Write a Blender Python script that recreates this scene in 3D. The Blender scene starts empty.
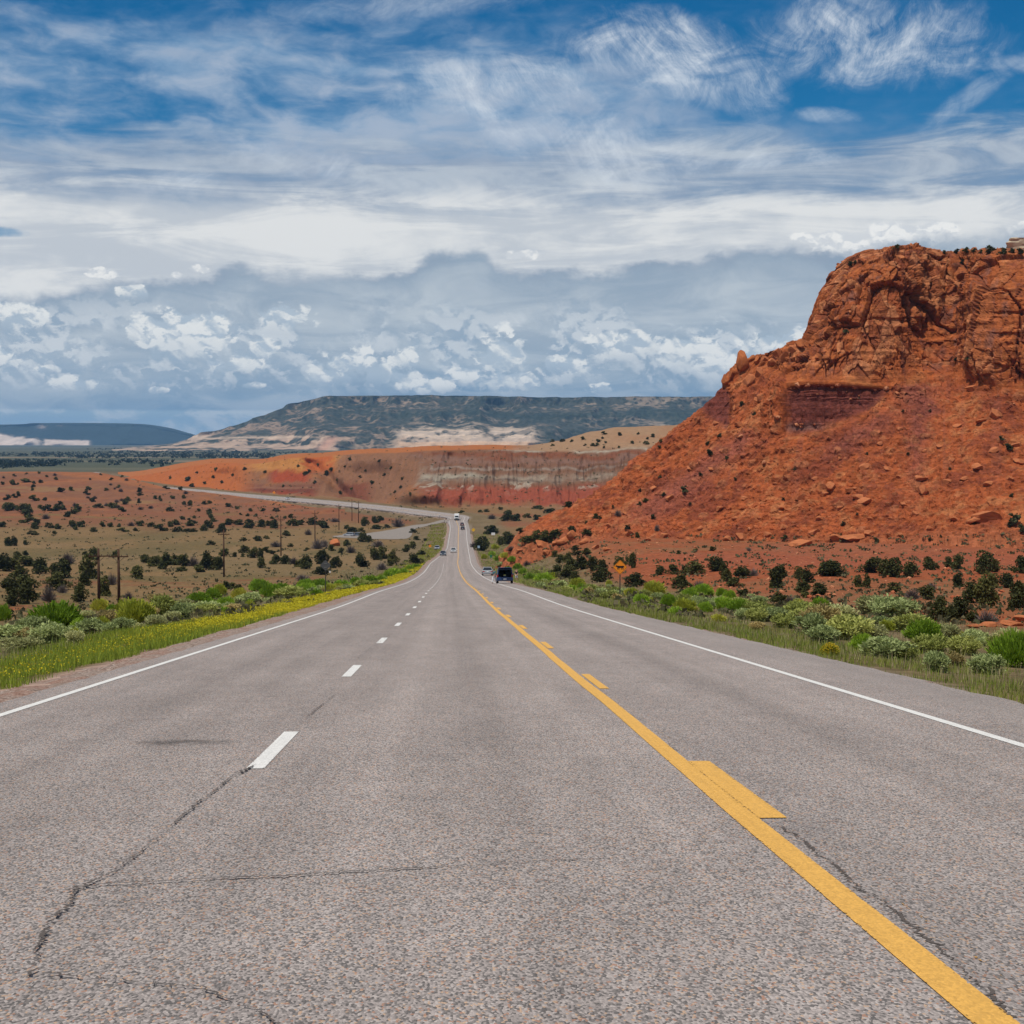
import bpy, bmesh, math, random
import numpy as np
from mathutils import Vector, Matrix
from mathutils.bvhtree import BVHTree

random.seed(7)
RNG = np.random.default_rng(7)
scene = bpy.context.scene
COL = scene.collection

# ------------------------------------------------------------------ camera
F = 1650.0
PITCH = math.atan(72.0 / F)
CP, SP = math.cos(PITCH), math.sin(PITCH)
cam_data = bpy.data.cameras.new("camera")
cam = bpy.data.objects.new("camera", cam_data)
COL.objects.link(cam)
cam_data.sensor_fit = 'HORIZONTAL'
cam_data.sensor_width = 36.0
cam_data.lens = 36.0 * F / 1024.0
cam_data.clip_start = 0.1
cam_data.clip_end = 90000.0
cam.location = (0, 0, 0)
cam.rotation_euler = (math.pi / 2 - PITCH, 0, 0)
scene.camera = cam

def P(px, py, Y):
    """point of the place seen in direction (px,py) at distance Y ahead"""
    u = (px - 512.0) / F
    v = (512.0 - py) / F
    dy = CP + v * SP
    dz = -SP + v * CP
    return np.array((u * Y / dy, Y, dz * Y / dy))

def proj(X, Y, Z):
    f = Y * CP - Z * SP
    up = Y * SP + Z * CP
    return 512 + F * X / f, 512 - F * up / f

# ------------------------------------------------------------------ noise (numpy)
def _h(ix, iy, iz, s):
    n = (ix.astype(np.int64) * 374761393 + iy.astype(np.int64) * 668265263 + iz.astype(np.int64) * 2147483647 + s * 1274126177) & 0x7fffffff
    n = ((n ^ (n >> 13)) * 1274126177) & 0x7fffffff
    n = ((n ^ (n >> 16)) * 668265263) & 0x7fffffff
    return ((n ^ (n >> 15)) & 0xffffff) / float(0xffffff)

def vnoise(x, y, z, s=0):
    x, y, z = np.broadcast_arrays(np.asarray(x, float), np.asarray(y, float), np.asarray(z, float))
    fx, fy, fz = np.floor(x), np.floor(y), np.floor(z)
    tx, ty, tz = x - fx, y - fy, z - fz
    tx = tx ** 3 * (tx * (tx * 6 - 15) + 10); ty = ty ** 3 * (ty * (ty * 6 - 15) + 10); tz = tz ** 3 * (tz * (tz * 6 - 15) + 10)
    r = 0
    for a in (0, 1):
        wa = tx if a else 1 - tx
        for b in (0, 1):
            wb = ty if b else 1 - ty
            for c in (0, 1):
                wc = tz if c else 1 - tz
                r = r + wa * wb * wc * _h(fx + a, fy + b, fz + c, s)
    return r * 2 - 1

def fbm(x, y, z, oct=4, s=0, gain=0.5):
    r = 0; a = 1.0; t = 0
    x, y, z = np.asarray(x, float), np.asarray(y, float), np.asarray(z, float)
    for o in range(oct):
        k = 2.03 ** o
        r = r + a * vnoise(x * k + o * 17.3, y * k - o * 9.1, z * k + o * 5.7, s + o)
        t += a; a *= gain
    return r / t

def worley(x, y, z, s=0, facet=None):
    """F1, F2 and a random number of the nearest cell"""
    fx, fy, fz = np.floor(x), np.floor(y), np.floor(z)
    f1 = np.full(x.shape, 9.0); f2 = np.full(x.shape, 9.0); rid = np.zeros(x.shape)
    for a in (-1, 0, 1):
        for b in (-1, 0, 1):
            for c in (-1, 0, 1):
                ix, iy, iz = fx + a, fy + b, fz + c
                d = (ix + _h(ix, iy, iz, s) - x) ** 2 + (iy + _h(ix, iy, iz, s + 7) - y) ** 2 + (iz + _h(ix, iy, iz, s + 13) - z) ** 2
                d = np.sqrt(d)
                near = d < f1
                f2 = np.where(near, f1, np.minimum(f2, d))
                rid = np.where(near, _h(ix, iy, iz, s + 29), rid)
                if facet is not None:
                    t = sum((_h(ix, iy, iz, s + 41 + q) - 0.5) * p_ for q, p_ in enumerate((x - ix - 0.5, y - iy - 0.5, z - iz - 0.5)))
                    facet[...] = np.where(near, t, facet)
                f1 = np.where(near, d, f1)
    return f1, f2, rid

def ss(x, a, b):
    t = np.clip((np.asarray(x, float) - a) / (b - a), 0, 1)
    return t * t * (3 - 2 * t)

def lerp(a, b, t):
    return a + (b - a) * t

# ------------------------------------------------------------------ objects
def tag(o, label=None, cat=None, group=None, kind=None):
    if label: o['label'] = label
    if cat: o['category'] = cat
    if group: o['group'] = group
    if kind: o['kind'] = kind
    return o

def link(name, me, mats=(), parent=None):
    o = bpy.data.objects.new(name, me)
    COL.objects.link(o)
    for m in (mats if isinstance(mats, (list, tuple)) else [mats]):
        if m is not None and len(me.materials) < 8 and m.name not in [x.name for x in me.materials if x]:
            me.materials.append(m)
    if parent is not None:
        o.parent = parent
    return o

def empty(name, loc=(0, 0, 0), rz=0.0):
    o = bpy.data.objects.new(name, None)
    o.empty_display_size = 0.2
    COL.objects.link(o)
    o.location = loc; o.rotation_euler = (0, 0, rz)
    return o

def np_mesh(name, V, Q, smooth=True, col=None, uv=None):
    """mesh from numpy verts and faces (n,3) or (n,4)"""
    me = bpy.data.meshes.new(name)
    V = np.asarray(V, np.float32); Q = np.asarray(Q, np.int32)
    k = Q.shape[1]
    me.vertices.add(len(V)); me.vertices.foreach_set('co', V.ravel())
    me.loops.add(Q.size); me.loops.foreach_set('vertex_index', Q.ravel())
    me.polygons.add(len(Q))
    me.polygons.foreach_set('loop_start', np.arange(0, Q.size, k, dtype=np.int32))
    me.polygons.foreach_set('loop_total', np.full(len(Q), k, np.int32))
    me.polygons.foreach_set('use_smooth', np.full(len(Q), smooth, bool))
    me.update(calc_edges=True)
    if col is not None:
        a = me.color_attributes.new('Col', 'FLOAT_COLOR', 'POINT')
        c = np.ones((len(V), 4), np.float32); c[:, :3] = col
        a.data.foreach_set('color', c.ravel())
    if uv is not None:
        l = me.uv_layers.new(name='UVMap')
        l.data.foreach_set('uv', np.asarray(uv, np.float32)[Q.ravel()].ravel())
    return me

def grid_quads(nr, nc):
    i = np.arange(nr * nc).reshape(nr, nc)
    return np.stack([i[:-1, :-1].ravel(), i[:-1, 1:].ravel(), i[1:, 1:].ravel(), i[1:, :-1].ravel()], 1)

def catmull(pts, t):
    """pts (n,...) evaluated at float parameters t in [0,n-1]"""
    pts = np.asarray(pts, float); n = len(pts)
    i = np.clip(np.floor(t).astype(int), 0, n - 2); f = (t - i)
    f = f.reshape(f.shape + (1,) * (pts.ndim - 1))
    p0 = pts[np.clip(i - 1, 0, n - 1)]; p1 = pts[i]; p2 = pts[i + 1]; p3 = pts[np.clip(i + 2, 0, n - 1)]
    return 0.5 * (2 * p1 + (p2 - p0) * f + (2 * p0 - 5 * p1 + 4 * p2 - p3) * f ** 2 + (3 * p1 - p0 - 3 * p2 + p3) * f ** 3)

class MB:
    """collects boxes, tubes and solids into one mesh"""
    def __init__(self): self.v = []; self.f = []
    def add(self, vs, fs):
        b = len(self.v); self.v += [tuple(map(float, p)) for p in vs]; self.f += [tuple(b + i for i in q) for q in fs]; return self
    def box(self, c, s, rz=0.0, taper=1.0):
        x, y, z = [k / 2 for k in s]; vs = []
        for dz in (-1, 1):
            t = 1 if dz < 0 else taper
            for dx, dy in ((-1, -1), (1, -1), (1, 1), (-1, 1)):
                px, py = dx * x * t, dy * y * t
                vs.append((c[0] + px * math.cos(rz) - py * math.sin(rz), c[1] + px * math.sin(rz) + py * math.cos(rz), c[2] + dz * z))
        return self.add(vs, [(3, 2, 1, 0), (4, 5, 6, 7), (0, 1, 5, 4), (1, 2, 6, 5), (2, 3, 7, 6), (3, 0, 4, 7)])
    def tube(self, pts, radii, n=8):
        pts = [Vector(p) for p in pts]
        if not isinstance(radii, (list, tuple)): radii = [radii] * len(pts)
        vs = []
        for i, p in enumerate(pts):
            d = (pts[min(i + 1, len(pts) - 1)] - pts[max(i - 1, 0)]).normalized()
            a = d.orthogonal().normalized() if abs(d.z) < 0.99 else Vector((1, 0, 0)); a = (a - d * a.dot(d)).normalized(); b = d.cross(a)
            for k in range(n):
                t = 2 * math.pi * k / n
                vs.append(p + (a * math.cos(t) + b * math.sin(t)) * radii[i])
        fs = [(i * n + k, i * n + (k + 1) % n, (i + 1) * n + (k + 1) % n, (i + 1) * n + k) for i in range(len(pts) - 1) for k in range(n)]
        fs += [tuple(reversed(range(n))), tuple(range((len(pts) - 1) * n, len(pts) * n))]
        return self.add(vs, fs)
    def prism(self, poly, y0, y1):
        """polygon in x,z extruded along y"""
        n = len(poly)
        vs = [(x, y0, z) for x, z in poly] + [(x, y1, z) for x, z in poly]
        fs = [tuple(range(n)), tuple(reversed(range(n, 2 * n)))] + [(i + n, (i + 1) % n + n, (i + 1) % n, i) for i in range(n)]
        return self.add(vs, fs)
    def mesh(self, name, smooth=False):
        me = bpy.data.meshes.new(name); me.from_pydata(self.v, [], self.f); me.update()
        bm = bmesh.new(); bm.from_mesh(me); bmesh.ops.recalc_face_normals(bm, faces=bm.faces); bm.to_mesh(me); bm.free()
        if smooth:
            for p in me.polygons: p.use_smooth = True
        return me
    def build(self, name, mats, parent=None, smooth=False, bevel=0.0):
        o = link(name, self.mesh(name, smooth), mats, parent)
        if bevel:
            m = o.modifiers.new('bevel', 'BEVEL'); m.width = bevel; m.segments = 2; m.limit_method = 'ANGLE'
        return o

# ------------------------------------------------------------------ node helper
class S:
    def __init__(self, g, sock): self.g = g; self.s = sock
    def _m(self, op, b=None, c=None, rev=False):
        a = self
        if rev: a, b = b, a
        return self.g.math(op, a, b, c)
    def __add__(self, b): return self._m('ADD', b)
    __radd__ = __add__
    def __sub__(self, b): return self._m('SUBTRACT', b)
    def __rsub__(self, b): return self._m('SUBTRACT', b, rev=True)
    def __mul__(self, b): return self._m('MULTIPLY', b)
    __rmul__ = __mul__
    def __truediv__(self, b): return self._m('DIVIDE', b)
    def __pow__(self, b): return self._m('POWER', b)
    def max(self, b): return self._m('MAXIMUM', b)
    def min(self, b): return self._m('MINIMUM', b)
    def abs(self): return self._m('ABSOLUTE')

class G:
    def __init__(self, tree): self.t = tree; tree.nodes.clear()
    def put(self, inp, v):
        if isinstance(v, S): self.t.links.new(v.s, inp)
        elif v is not None:
            if hasattr(inp, 'default_value'):
                dv = inp.default_value
                if hasattr(dv, '__len__'):
                    v = tuple(v) if hasattr(v, '__len__') else (v,) * len(dv)
                    if len(dv) == 4 and len(v) == 3: v = v + (1.0,)
                inp.default_value = v
    def n(self, typ, ins=None, out=0, **props):
        nd = self.t.nodes.new(typ)
        for k, v in props.items(): setattr(nd, k, v)
        for k, v in (ins or {}).items(): self.put(nd.inputs[k], v)
        self.last = nd
        return S(self, nd.outputs[out])
    def math(self, op, a, b=None, c=None):
        return self.n('ShaderNodeMath', {0: a, 1: b, 2: c}, operation=op)
    def ss(self, x, a, b):
        return self.n('ShaderNodeMapRange', {0: x, 1: a, 2: b, 3: 0.0, 4: 1.0}, interpolation_type='SMOOTHSTEP')
    def lin(self, x, a, b, lo=0.0, hi=1.0):
        return self.n('ShaderNodeMapRange', {0: x, 1: a, 2: b, 3: lo, 4: hi}, clamp=True)
    def mix(self, f, a, b, blend='MIX'):
        nd = self.t.nodes.new('ShaderNodeMix'); nd.data_type = 'RGBA'; nd.blend_type = blend; nd.clamp_factor = True
        self.put(nd.inputs[0], f); self.put(nd.inputs[6], a); self.put(nd.inputs[7], b)
        return S(self, nd.outputs[2])
    def noise(self, vec, scale=1.0, detail=4.0, rough=0.55, dist=0.0, out=0, dims='3D', lac=2.0):
        return self.n('ShaderNodeTexNoise', {'Vector': vec, 'Scale': scale, 'Detail': detail, 'Roughness': rough, 'Distortion': dist, 'Lacunarity': lac}, out=out, noise_dimensions=dims)
    def noise2(self, *a, **k): return self.noise(*a, dims='2D', **k)
    def voro(self, vec, scale=1.0, feature='F1', out=0, rand=1.0, dims='3D', **kw):
        ins = {'Vector': vec, 'Scale': scale, 'Randomness': rand}; ins.update(kw)
        return self.n('ShaderNodeTexVoronoi', ins, out=out, feature=feature, voronoi_dimensions=dims)
    def ramp(self, f, stops, interp='LINEAR'):
        o = self.n('ShaderNodeValToRGB', {0: f}); cr = self.last.color_ramp; cr.interpolation = interp
        while len(cr.elements) > 1: cr.elements.remove(cr.elements[-1])
        for i, (p, c) in enumerate(stops):
            e = cr.elements[0] if i == 0 else cr.elements.new(p)
            e.position = p; e.color = tuple(c) + (1,) if hasattr(c, '__len__') else (c, c, c, 1)
        return o
    def xyz(self, x=0.0, y=0.0, z=0.0): return self.n('ShaderNodeCombineXYZ', {0: x, 1: y, 2: z})
    def sep(self, v):
        nd = self.t.nodes.new('ShaderNodeSeparateXYZ'); self.put(nd.inputs[0], v)
        return S(self, nd.outputs[0]), S(self, nd.outputs[1]), S(self, nd.outputs[2])
    def vmath(self, op, a, b=None, scale=None):
        nd = self.t.nodes.new('ShaderNodeVectorMath'); nd.operation = op
        self.put(nd.inputs[0], a)
        if b is not None: self.put(nd.inputs[1], b)
        if scale is not None: self.put(nd.inputs[3], scale)
        return S(self, nd.outputs[0])
    def coord(self, which='Object'):
        nd = self.t.nodes.new('ShaderNodeTexCoord'); return S(self, nd.outputs[which])
    def attr(self, name): 
        nd = self.t.nodes.new('ShaderNodeAttribute'); nd.attribute_name = name; return S(self, nd.outputs['Color'])
    def rand(self):
        nd = self.t.nodes.new('ShaderNodeObjectInfo'); return S(self, nd.outputs['Random'])
    def bump(self, h, strength=0.5, dist=0.1, normal=None):
        return self.n('ShaderNodeBump', {'Height': h, 'Strength': strength, 'Distance': dist, 'Normal': normal})
    def hsv(self, c, h=0.5, s=1.0, v=1.0): return self.n('ShaderNodeHueSaturation', {'Hue': h, 'Saturation': s, 'Value': v, 'Color': c})
    def bsdf(self, color, rough=0.9, spec=0.2, normal=None, metallic=0.0, **kw):
        ins = {'Base Color': color, 'Roughness': rough, 'Specular IOR Level': spec, 'Metallic': metallic, 'Normal': normal}
        ins.update(kw)
        return self.n('ShaderNodeBsdfPrincipled', ins)
    def out(self, surf=None, vol=None):
        nd = self.t.nodes.new('ShaderNodeOutputMaterial')
        if surf is not None: self.put(nd.inputs['Surface'], surf)
        if vol is not None: self.put(nd.inputs['Volume'], vol)

def material(name):
    m = bpy.data.materials.new(name); m.use_nodes = True
    return m, G(m.node_tree)

def plain(name, color, rough=0.6, spec=0.3, metallic=0.0, var=0.12, scale=6.0, **kw):
    """a painted or raw surface with slight wear"""
    m, g = material(name)
    o = g.coord('Object')
    n = g.noise(o, scale, 4.0, 0.6)
    c = g.mix(n, tuple(k * (1 - var) for k in color), tuple(min(1, k * (1 + var)) for k in color))
    g.out(g.bsdf(c, g.lin(n, 0.2, 0.8, rough * 0.9, min(1, rough * 1.1)), spec, metallic=metallic, **kw))
    return m
# ------------------------------------------------------------------ sun, sky
SUN_DIR = Vector((-0.24, -0.30, 0.92)).normalized()          # towards the sun
SUN_EL = math.asin(SUN_DIR.z)
SUN_AZ = math.atan2(SUN_DIR.x, SUN_DIR.y)
sun_data = bpy.data.lights.new("sun", 'SUN')
sun_data.energy = 4.0; sun_data.angle = math.radians(0.55); sun_data.color = (1.0, 0.95, 0.87)
sun = bpy.data.objects.new("sun", sun_data); COL.objects.link(sun)
sun.rotation_euler = (-SUN_DIR).to_track_quat('-Z', 'Y').to_euler()
sun.location = (0, -20, 60)

def build_world():
    w = bpy.data.worlds.new("World"); scene.world = w; w.use_nodes = True
    g = G(w.node_tree)
    d = g.coord('Generated')
    x, y, z = g.sep(d)
    az = g.math('ARCTAN2', x, y)
    hyp = g.math('SQRT', x * x + y * y).max(0.05)
    A = az * F + 512.0                       # azimuth and elevation of the direction, in 1/1650 rad
    E = 440.0 - (z / hyp) * F
    E = E.max(-2500.0)
    sky = g.n('ShaderNodeTexSky', sky_type='NISHITA', sun_disc=False, sun_elevation=SUN_EL, sun_rotation=SUN_AZ, altitude=1900.0, air_density=1.0, dust_density=0.6, ozone_density=1.6)
    tint = g.ramp(g.lin(E, -900.0, 440.0), [(0.0, (0.25, 0.45, 0.6)), (0.6, (0.08, 0.43, 0.66)), (0.68, (0.026, 0.45, 0.70)), (0.8, (0.07, 0.50, 0.72)), (1.0, (0.4, 0.5, 0.55))])
    base = g.mix(1.0, sky, tint, 'MULTIPLY')
    K = 10.0                                 # world strength is 0.1
    def c(r, gg, b): return (r * K, gg * K, b * K)
    def V(sx, sy, ox=0.0, oy=0.0): return g.xyz(A * sx + ox, E * sy + oy, z * 0.0)
    wn = g.noise2(V(0.008, 0.014), 1.0, 5.0, 0.6)
    wn2 = g.noise2(V(0.03, 0.05, 7.0), 1.0, 6.0, 0.62)
    w1 = (wn - 0.5); w2 = (wn2 - 0.5)
    out = base
    # thin lavender veil over the upper sky, mostly to the west (left)
    n1 = g.noise2(V(0.0042, 0.012), 1.0, 8.0, 0.56, 0.4)
    n1b = g.noise2(V(0.02, 0.048, 3.0), 1.0, 6.0, 0.56, 0.3)
    reg = g.ss(E + w1 * 90.0 + A * 0.02, -30.0, 90.0) * g.ss(A + w1 * 300.0 - (E - 90.0) * 1.2, 860.0, 420.0)
    veil = g.ss(n1 * 0.75 + n1b * 0.25 + reg * 0.22, 0.47, 0.80) * g.lin(reg, 0.0, 1.0, 0.12, 0.92)
    veilc = g.mix(g.ss(n1b * 0.7 + n1 * 0.3 + g.lin(E, 0.0, 200.0, -0.05, 0.12), 0.36, 0.74), c(0.22, 0.36, 0.54), c(0.40, 0.48, 0.60))
    out = g.mix(veil, out, veilc)
    # grey stratus streaks above the bright band
    n2 = g.noise2(V(0.005, 0.035, 11.0), 1.0, 8.0, 0.6, 0.5)
    st = g.ss(E + w1 * 44.0 + A * 0.010 + (n2 - 0.5) * 50.0, 132.0, 172.0) * g.lin(n2, 0.3, 0.6, 0.6, 1.0)
    stc = g.mix(g.ss(n2 + w2 * 0.25, 0.38, 0.70), c(0.29, 0.36, 0.47), c(0.48, 0.54, 0.61))
    out = g.mix(st * 0.93, out, stc)
    # bright white band
    bw = g.ss(E + w1 * 30.0 + w2 * 10.0 + (n2 - 0.5) * 40.0 - A * 0.012, 180.0, 212.0)
    bwc = g.mix(g.ss(n2 + w1 * 0.6, 0.35, 0.65), c(0.56, 0.60, 0.645), c(0.78, 0.79, 0.785))
    out = g.mix(bw * 0.97, out, bwc)
    def ell(cx, cy, rx, ry, wob=1.0, rot=0.0, wv=None):
        a = A - cx; b = E - cy
        if rot:
            ca, sa = math.cos(rot), math.sin(rot)
            a, b = a * ca + b * sa, b * ca - a * sa
        a = a / rx; b = b / ry
        return 1.0 - (a * a + b * b) + (wv if wv is not None else w2) * wob
    # small blue slits
    slit = g.ss(ell(14.0, 242.0, 34.0, 5.0, 2.6), -0.2, 1.3) * 0.7
    out = g.mix(slit, out, c(0.09, 0.27, 0.47))
    # feathered cirrus: fine fibres combed in one direction over soft patches
    def fibres(rot, stretch, scale, ox):
        ca, sa = math.cos(rot), math.sin(rot)
        u = (A + w1 * 40.0) * ca + (E + w1 * 16.0) * sa; v = E * ca - A * sa
        return g.noise2(g.xyz(u * scale + ox * 3.1, v * scale / stretch + ox * 7.7, 0.0), 1.0, 9.0, 0.80, 0.08, lac=2.3)
    f1 = fibres(math.radians(-34), 6.0, 0.040, 1.0)
    f2 = fibres(math.radians(26), 6.0, 0.040, 4.0)
    f3 = fibres(math.radians(66), 6.0, 0.035, 8.0)
    dens = g.noise2(V(0.017, 0.024, 51.0), 1.0, 6.0, 0.62, 0.5)
    cir = None
    for (cx, cy, rx, ry, rot, ff, op) in ((500, 90, 112, 34, 0.06, f1, 0.85), (672, 64, 104, 40, 0.20, f1, 1.0), (748, 92, 40, 32, 0.5, f1, 0.85), (862, 56, 122, 44, 0.08, f2, 1.0),
                                          (600, 152, 120, 34, 0.2, f1, 0.7), (955, 112, 66, 11, -0.6, f3, 0.5), (990, 84, 60, 9, 0.1, f3, 0.5), (330, 172, 120, 16, 0.18, f3, 0.6), (180, 188, 50, 14, 0.0, f3, 0.5), (420, 10, 160, 16, -0.1, f3, 0.4), (700, 158, 170, 18, 0.05, f3, 0.7), (820, 124, 34, 8, 0.1, f3, 0.55)):
        e = ell(cx, cy, rx, ry, 1.2, rot, w1)
        m = g.ss(e + (dens - 0.5) * 2.2, -0.45, 1.7) * g.ss(ff * 0.62 + dens * 0.42, 0.28, 0.80) * op * 1.15
        cir = m if cir is None else cir.max(m)
    out = g.mix(cir, out, c(0.74, 0.79, 0.84))
    # bright cloud heads standing behind the deck
    def heap(dy): return g.noise2(g.xyz(A * 0.0135 + 3.1, (E + dy) * 0.019 + 1.7), 1.0, 5.0, 0.52, 0.2)
    hA = heap(0.0); hB = heap(12.0)
    bill = g.voro(g.xyz((A + w2 * 34.0) * 0.052, (E + w2 * 34.0) * 0.062, 0.3), 1.0, 'SMOOTH_F1', dims='2D', Smoothness=0.5, Detail=2.0, Roughness=0.5)
    bill_b = g.voro(g.xyz((A + w2 * 34.0) * 0.052, (E + 7.0 + w2 * 34.0) * 0.062, 0.3), 1.0, 'SMOOTH_F1', dims='2D', Smoothness=0.5, Detail=2.0, Roughness=0.5)
    puff = 0.62 - bill
    relief = (hA - hB) * 2.8 + (bill_b - bill) * 1.2                      # lit from above
    edge_n = (hA - 0.5) * 1.5 + puff * 1.0
    def blobs(lst, wob, fade=None, w=0.5):
        m = None
        for (cx, cy, rx, ry, soft) in lst:
            e = g.ss(ell(cx, cy, rx, ry, wob, 0.0, edge_n), 0.0, w)
            if fade: e = e * g.ss((E - cy) / ry + (hA - 0.5) * 1.2, fade[0], fade[1])
            m = e if m is None else m.max(e)
        return m
    back = blobs([(112, 279, 17, 6, 0), (204, 273, 13, 6, 0), (184, 279, 8, 4, 0), (590, 276, 16, 2.5, 0), (805, 242, 22, 6, 0), (835, 246, 34, 12, 0), (880, 240, 34, 13, 0), (925, 240, 26, 12, 0), (1010, 240, 22, 9, 0), (520, 256, 22, 6, 0)], 0.9)
    bm_ = back * 0.9
    out = g.mix(bm_, out, g.mix(g.ss(relief + w2 * 0.3, -0.35, 0.35), c(0.66, 0.69, 0.72), c(0.88, 0.88, 0.86)))
    # the deck of stratocumulus: its upper rim wanders with azimuth
    fc = g.n('ShaderNodeFloatCurve', {'Factor': 1.0, 'Value': g.lin(A, -600.0, 1624.0)})
    cur = g.last.mapping.curves[0]
    rim = [(-600, 290), (-200, 300), (0, 300), (90, 290), (180, 278), (215, 276), (240, 266), (262, 273), (330, 272), (400, 268), (425, 256), (478, 247), (495, 262), (560, 268), (600, 266), (640, 262), (700, 258), (760, 250), (830, 254), (900, 244), (1024, 236), (1300, 240), (1624, 270)]
    pts = [((a + 600) / 2224.0, (e - 230.0) / 100.0) for a, e in rim]
    cur.points[0].location = pts[0]; cur.points[1].location = pts[-1]
    for p_ in pts[1:-1]: cur.points.new(*p_)
    g.last.mapping.update()
    T = fc * 100.0 + 230.0
    t = E - T + w2 * 24.0 + w1 * 16.0 + (hA - 0.5) * 18.0
    deck = g.ss(t, -2.0, g.lin(wn, 0.3, 0.7, 5.0, 26.0))
    n4 = g.noise2(V(0.010, 0.034, 21.0), 1.0, 8.0, 0.6, 0.5)
    tt = g.lin(t, 0.0, 165.0)
    dk = g.ramp(tt, [(0.0, (0.27, 0.34, 0.44)), (0.1, (0.33, 0.41, 0.50)), (0.35, (0.43, 0.50, 0.57)), (0.62, (0.35, 0.44, 0.53)), (0.80, (0.22, 0.335, 0.46)), (0.9, (0.165, 0.285, 0.42)), (1.0, (0.15, 0.27, 0.41))])
    dk = g.mix(1.0, dk, (K, K, K), 'MULTIPLY')
    dk = g.mix(g.ss(n4, 0.40, 0.72) * 0.5 * g.ss(tt, 0.02, 0.25), dk, c(0.62, 0.67, 0.70))
    dk = g.mix(g.ss(n4, 0.52, 0.28) * 0.45, dk, c(0.27, 0.36, 0.46))
    out = g.mix(deck, out, dk)
    # cumulus inside and below the deck
    n5 = g.noise2(V(0.011, 0.017, 31.0), 1.0, 4.0, 0.5, 0.2)
    prof = g.ss(E, 285.0, 335.0) * g.ss(E, 406.0, 368.0)
    fd = hA * 0.9 + n5 * 0.8 + puff * 0.22 + prof * 0.16 + g.ss(A, 560.0, 100.0) * 0.05
    field = g.ss(fd + g.ss(A, 420.0, 60.0) * 0.03, 0.84, 1.12) * prof
    shade = g.ss(relief + (hA - 0.5) * 0.9 + g.lin(E, 392.0, 300.0, -0.10, 0.14), -0.34, 0.46)
    out = g.mix(field * (1.0 - shade) * 0.6, out, c(0.31, 0.41, 0.52))
    out = g.mix(field * shade * 0.7, out, c(0.68, 0.72, 0.75))
    cum = blobs([(190, 342, 52, 32, 0), (150, 334, 24, 18, 0), (216, 328, 20, 18, 0), (240, 366, 32, 12, 0), (266, 350, 18, 12, 0), (290, 320, 34, 18, 0), (142, 298, 18, 9, 0), (85, 386, 26, 9, 0), (62, 372, 15, 5, 0), (355, 366, 44, 20, 0), (330, 378, 28, 12, 0), (388, 374, 38, 18, 0), (404, 360, 20, 15, 0),
                 (506, 356, 32, 32, 0), (512, 382, 38, 14, 0), (470, 380, 28, 14, 0), (428, 387, 44, 10, 0), (690, 358, 34, 20, 0), (718, 366, 24, 14, 0), (672, 350, 14, 12, 0), (738, 370, 22, 10, 0), (768, 349, 34, 17, 0), (792, 342, 24, 14, 0), (604, 389, 22, 7, 0), (30, 324, 34, 17, 0), (10, 364, 28, 15, 0), (620, 347, 46, 17, 0), (560, 366, 30, 12, 0), (255, 386, 14, 5, 0), (165, 392, 10, 4, 0)], 1.0, (1.15, -0.35), 0.42)
    lit = g.ss(relief * 1.1 + (hA - 0.5) * 0.8 + 0.02, -0.55, 0.55)
    out = g.mix(cum * (1.0 - lit) * 0.75, out, c(0.40, 0.50, 0.60))
    out = g.mix(cum * g.lin(lit, 0.0, 1.0, 0.12, 0.95), out, c(0.83, 0.845, 0.83))
    # clear strip over the horizon
    low = g.ss(E + w2 * 3.0, 409.0, 413.0)
    lowc = g.mix(g.ss(n4 + w2 * 0.4, 0.45, 0.65), c(0.35, 0.48, 0.58), c(0.62, 0.68, 0.71))
    out = g.mix(low, out, lowc)
    # overhead and behind, the sky is broken cloud
    up = g.ss(E, -120.0, -600.0)
    n6 = g.noise(d, 3.0, 6.0, 0.6)
    out = g.mix(up, out, g.mix(g.ss(n6, 0.42, 0.62), base, c(0.6, 0.65, 0.7)))
    nd = w.node_tree.nodes.new('ShaderNodeBackground'); g.put(nd.inputs['Color'], out); nd.inputs['Strength'].default_value = 0.1
    wo = w.node_tree.nodes.new('ShaderNodeOutputWorld'); w.node_tree.links.new(nd.outputs[0], wo.inputs[0])
    w.cycles.sampling_method = 'MANUAL'; w.cycles.sample_map_resolution = 512
build_world()
vs = scene.view_settings
vs.view_transform = 'Standard'; vs.look = 'None'; vs.exposure = 0.0; vs.gamma = 1.0; vs.use_curve_mapping = False
scene.display_settings.display_device = 'sRGB'
cy = scene.cycles
cy.max_bounces = 6; cy.diffuse_bounces = 3; cy.glossy_bounces = 2; cy.transmission_bounces = 3; cy.transparent_max_bounces = 8; cy.volume_bounces = 0
cy.use_denoising = True
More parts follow.
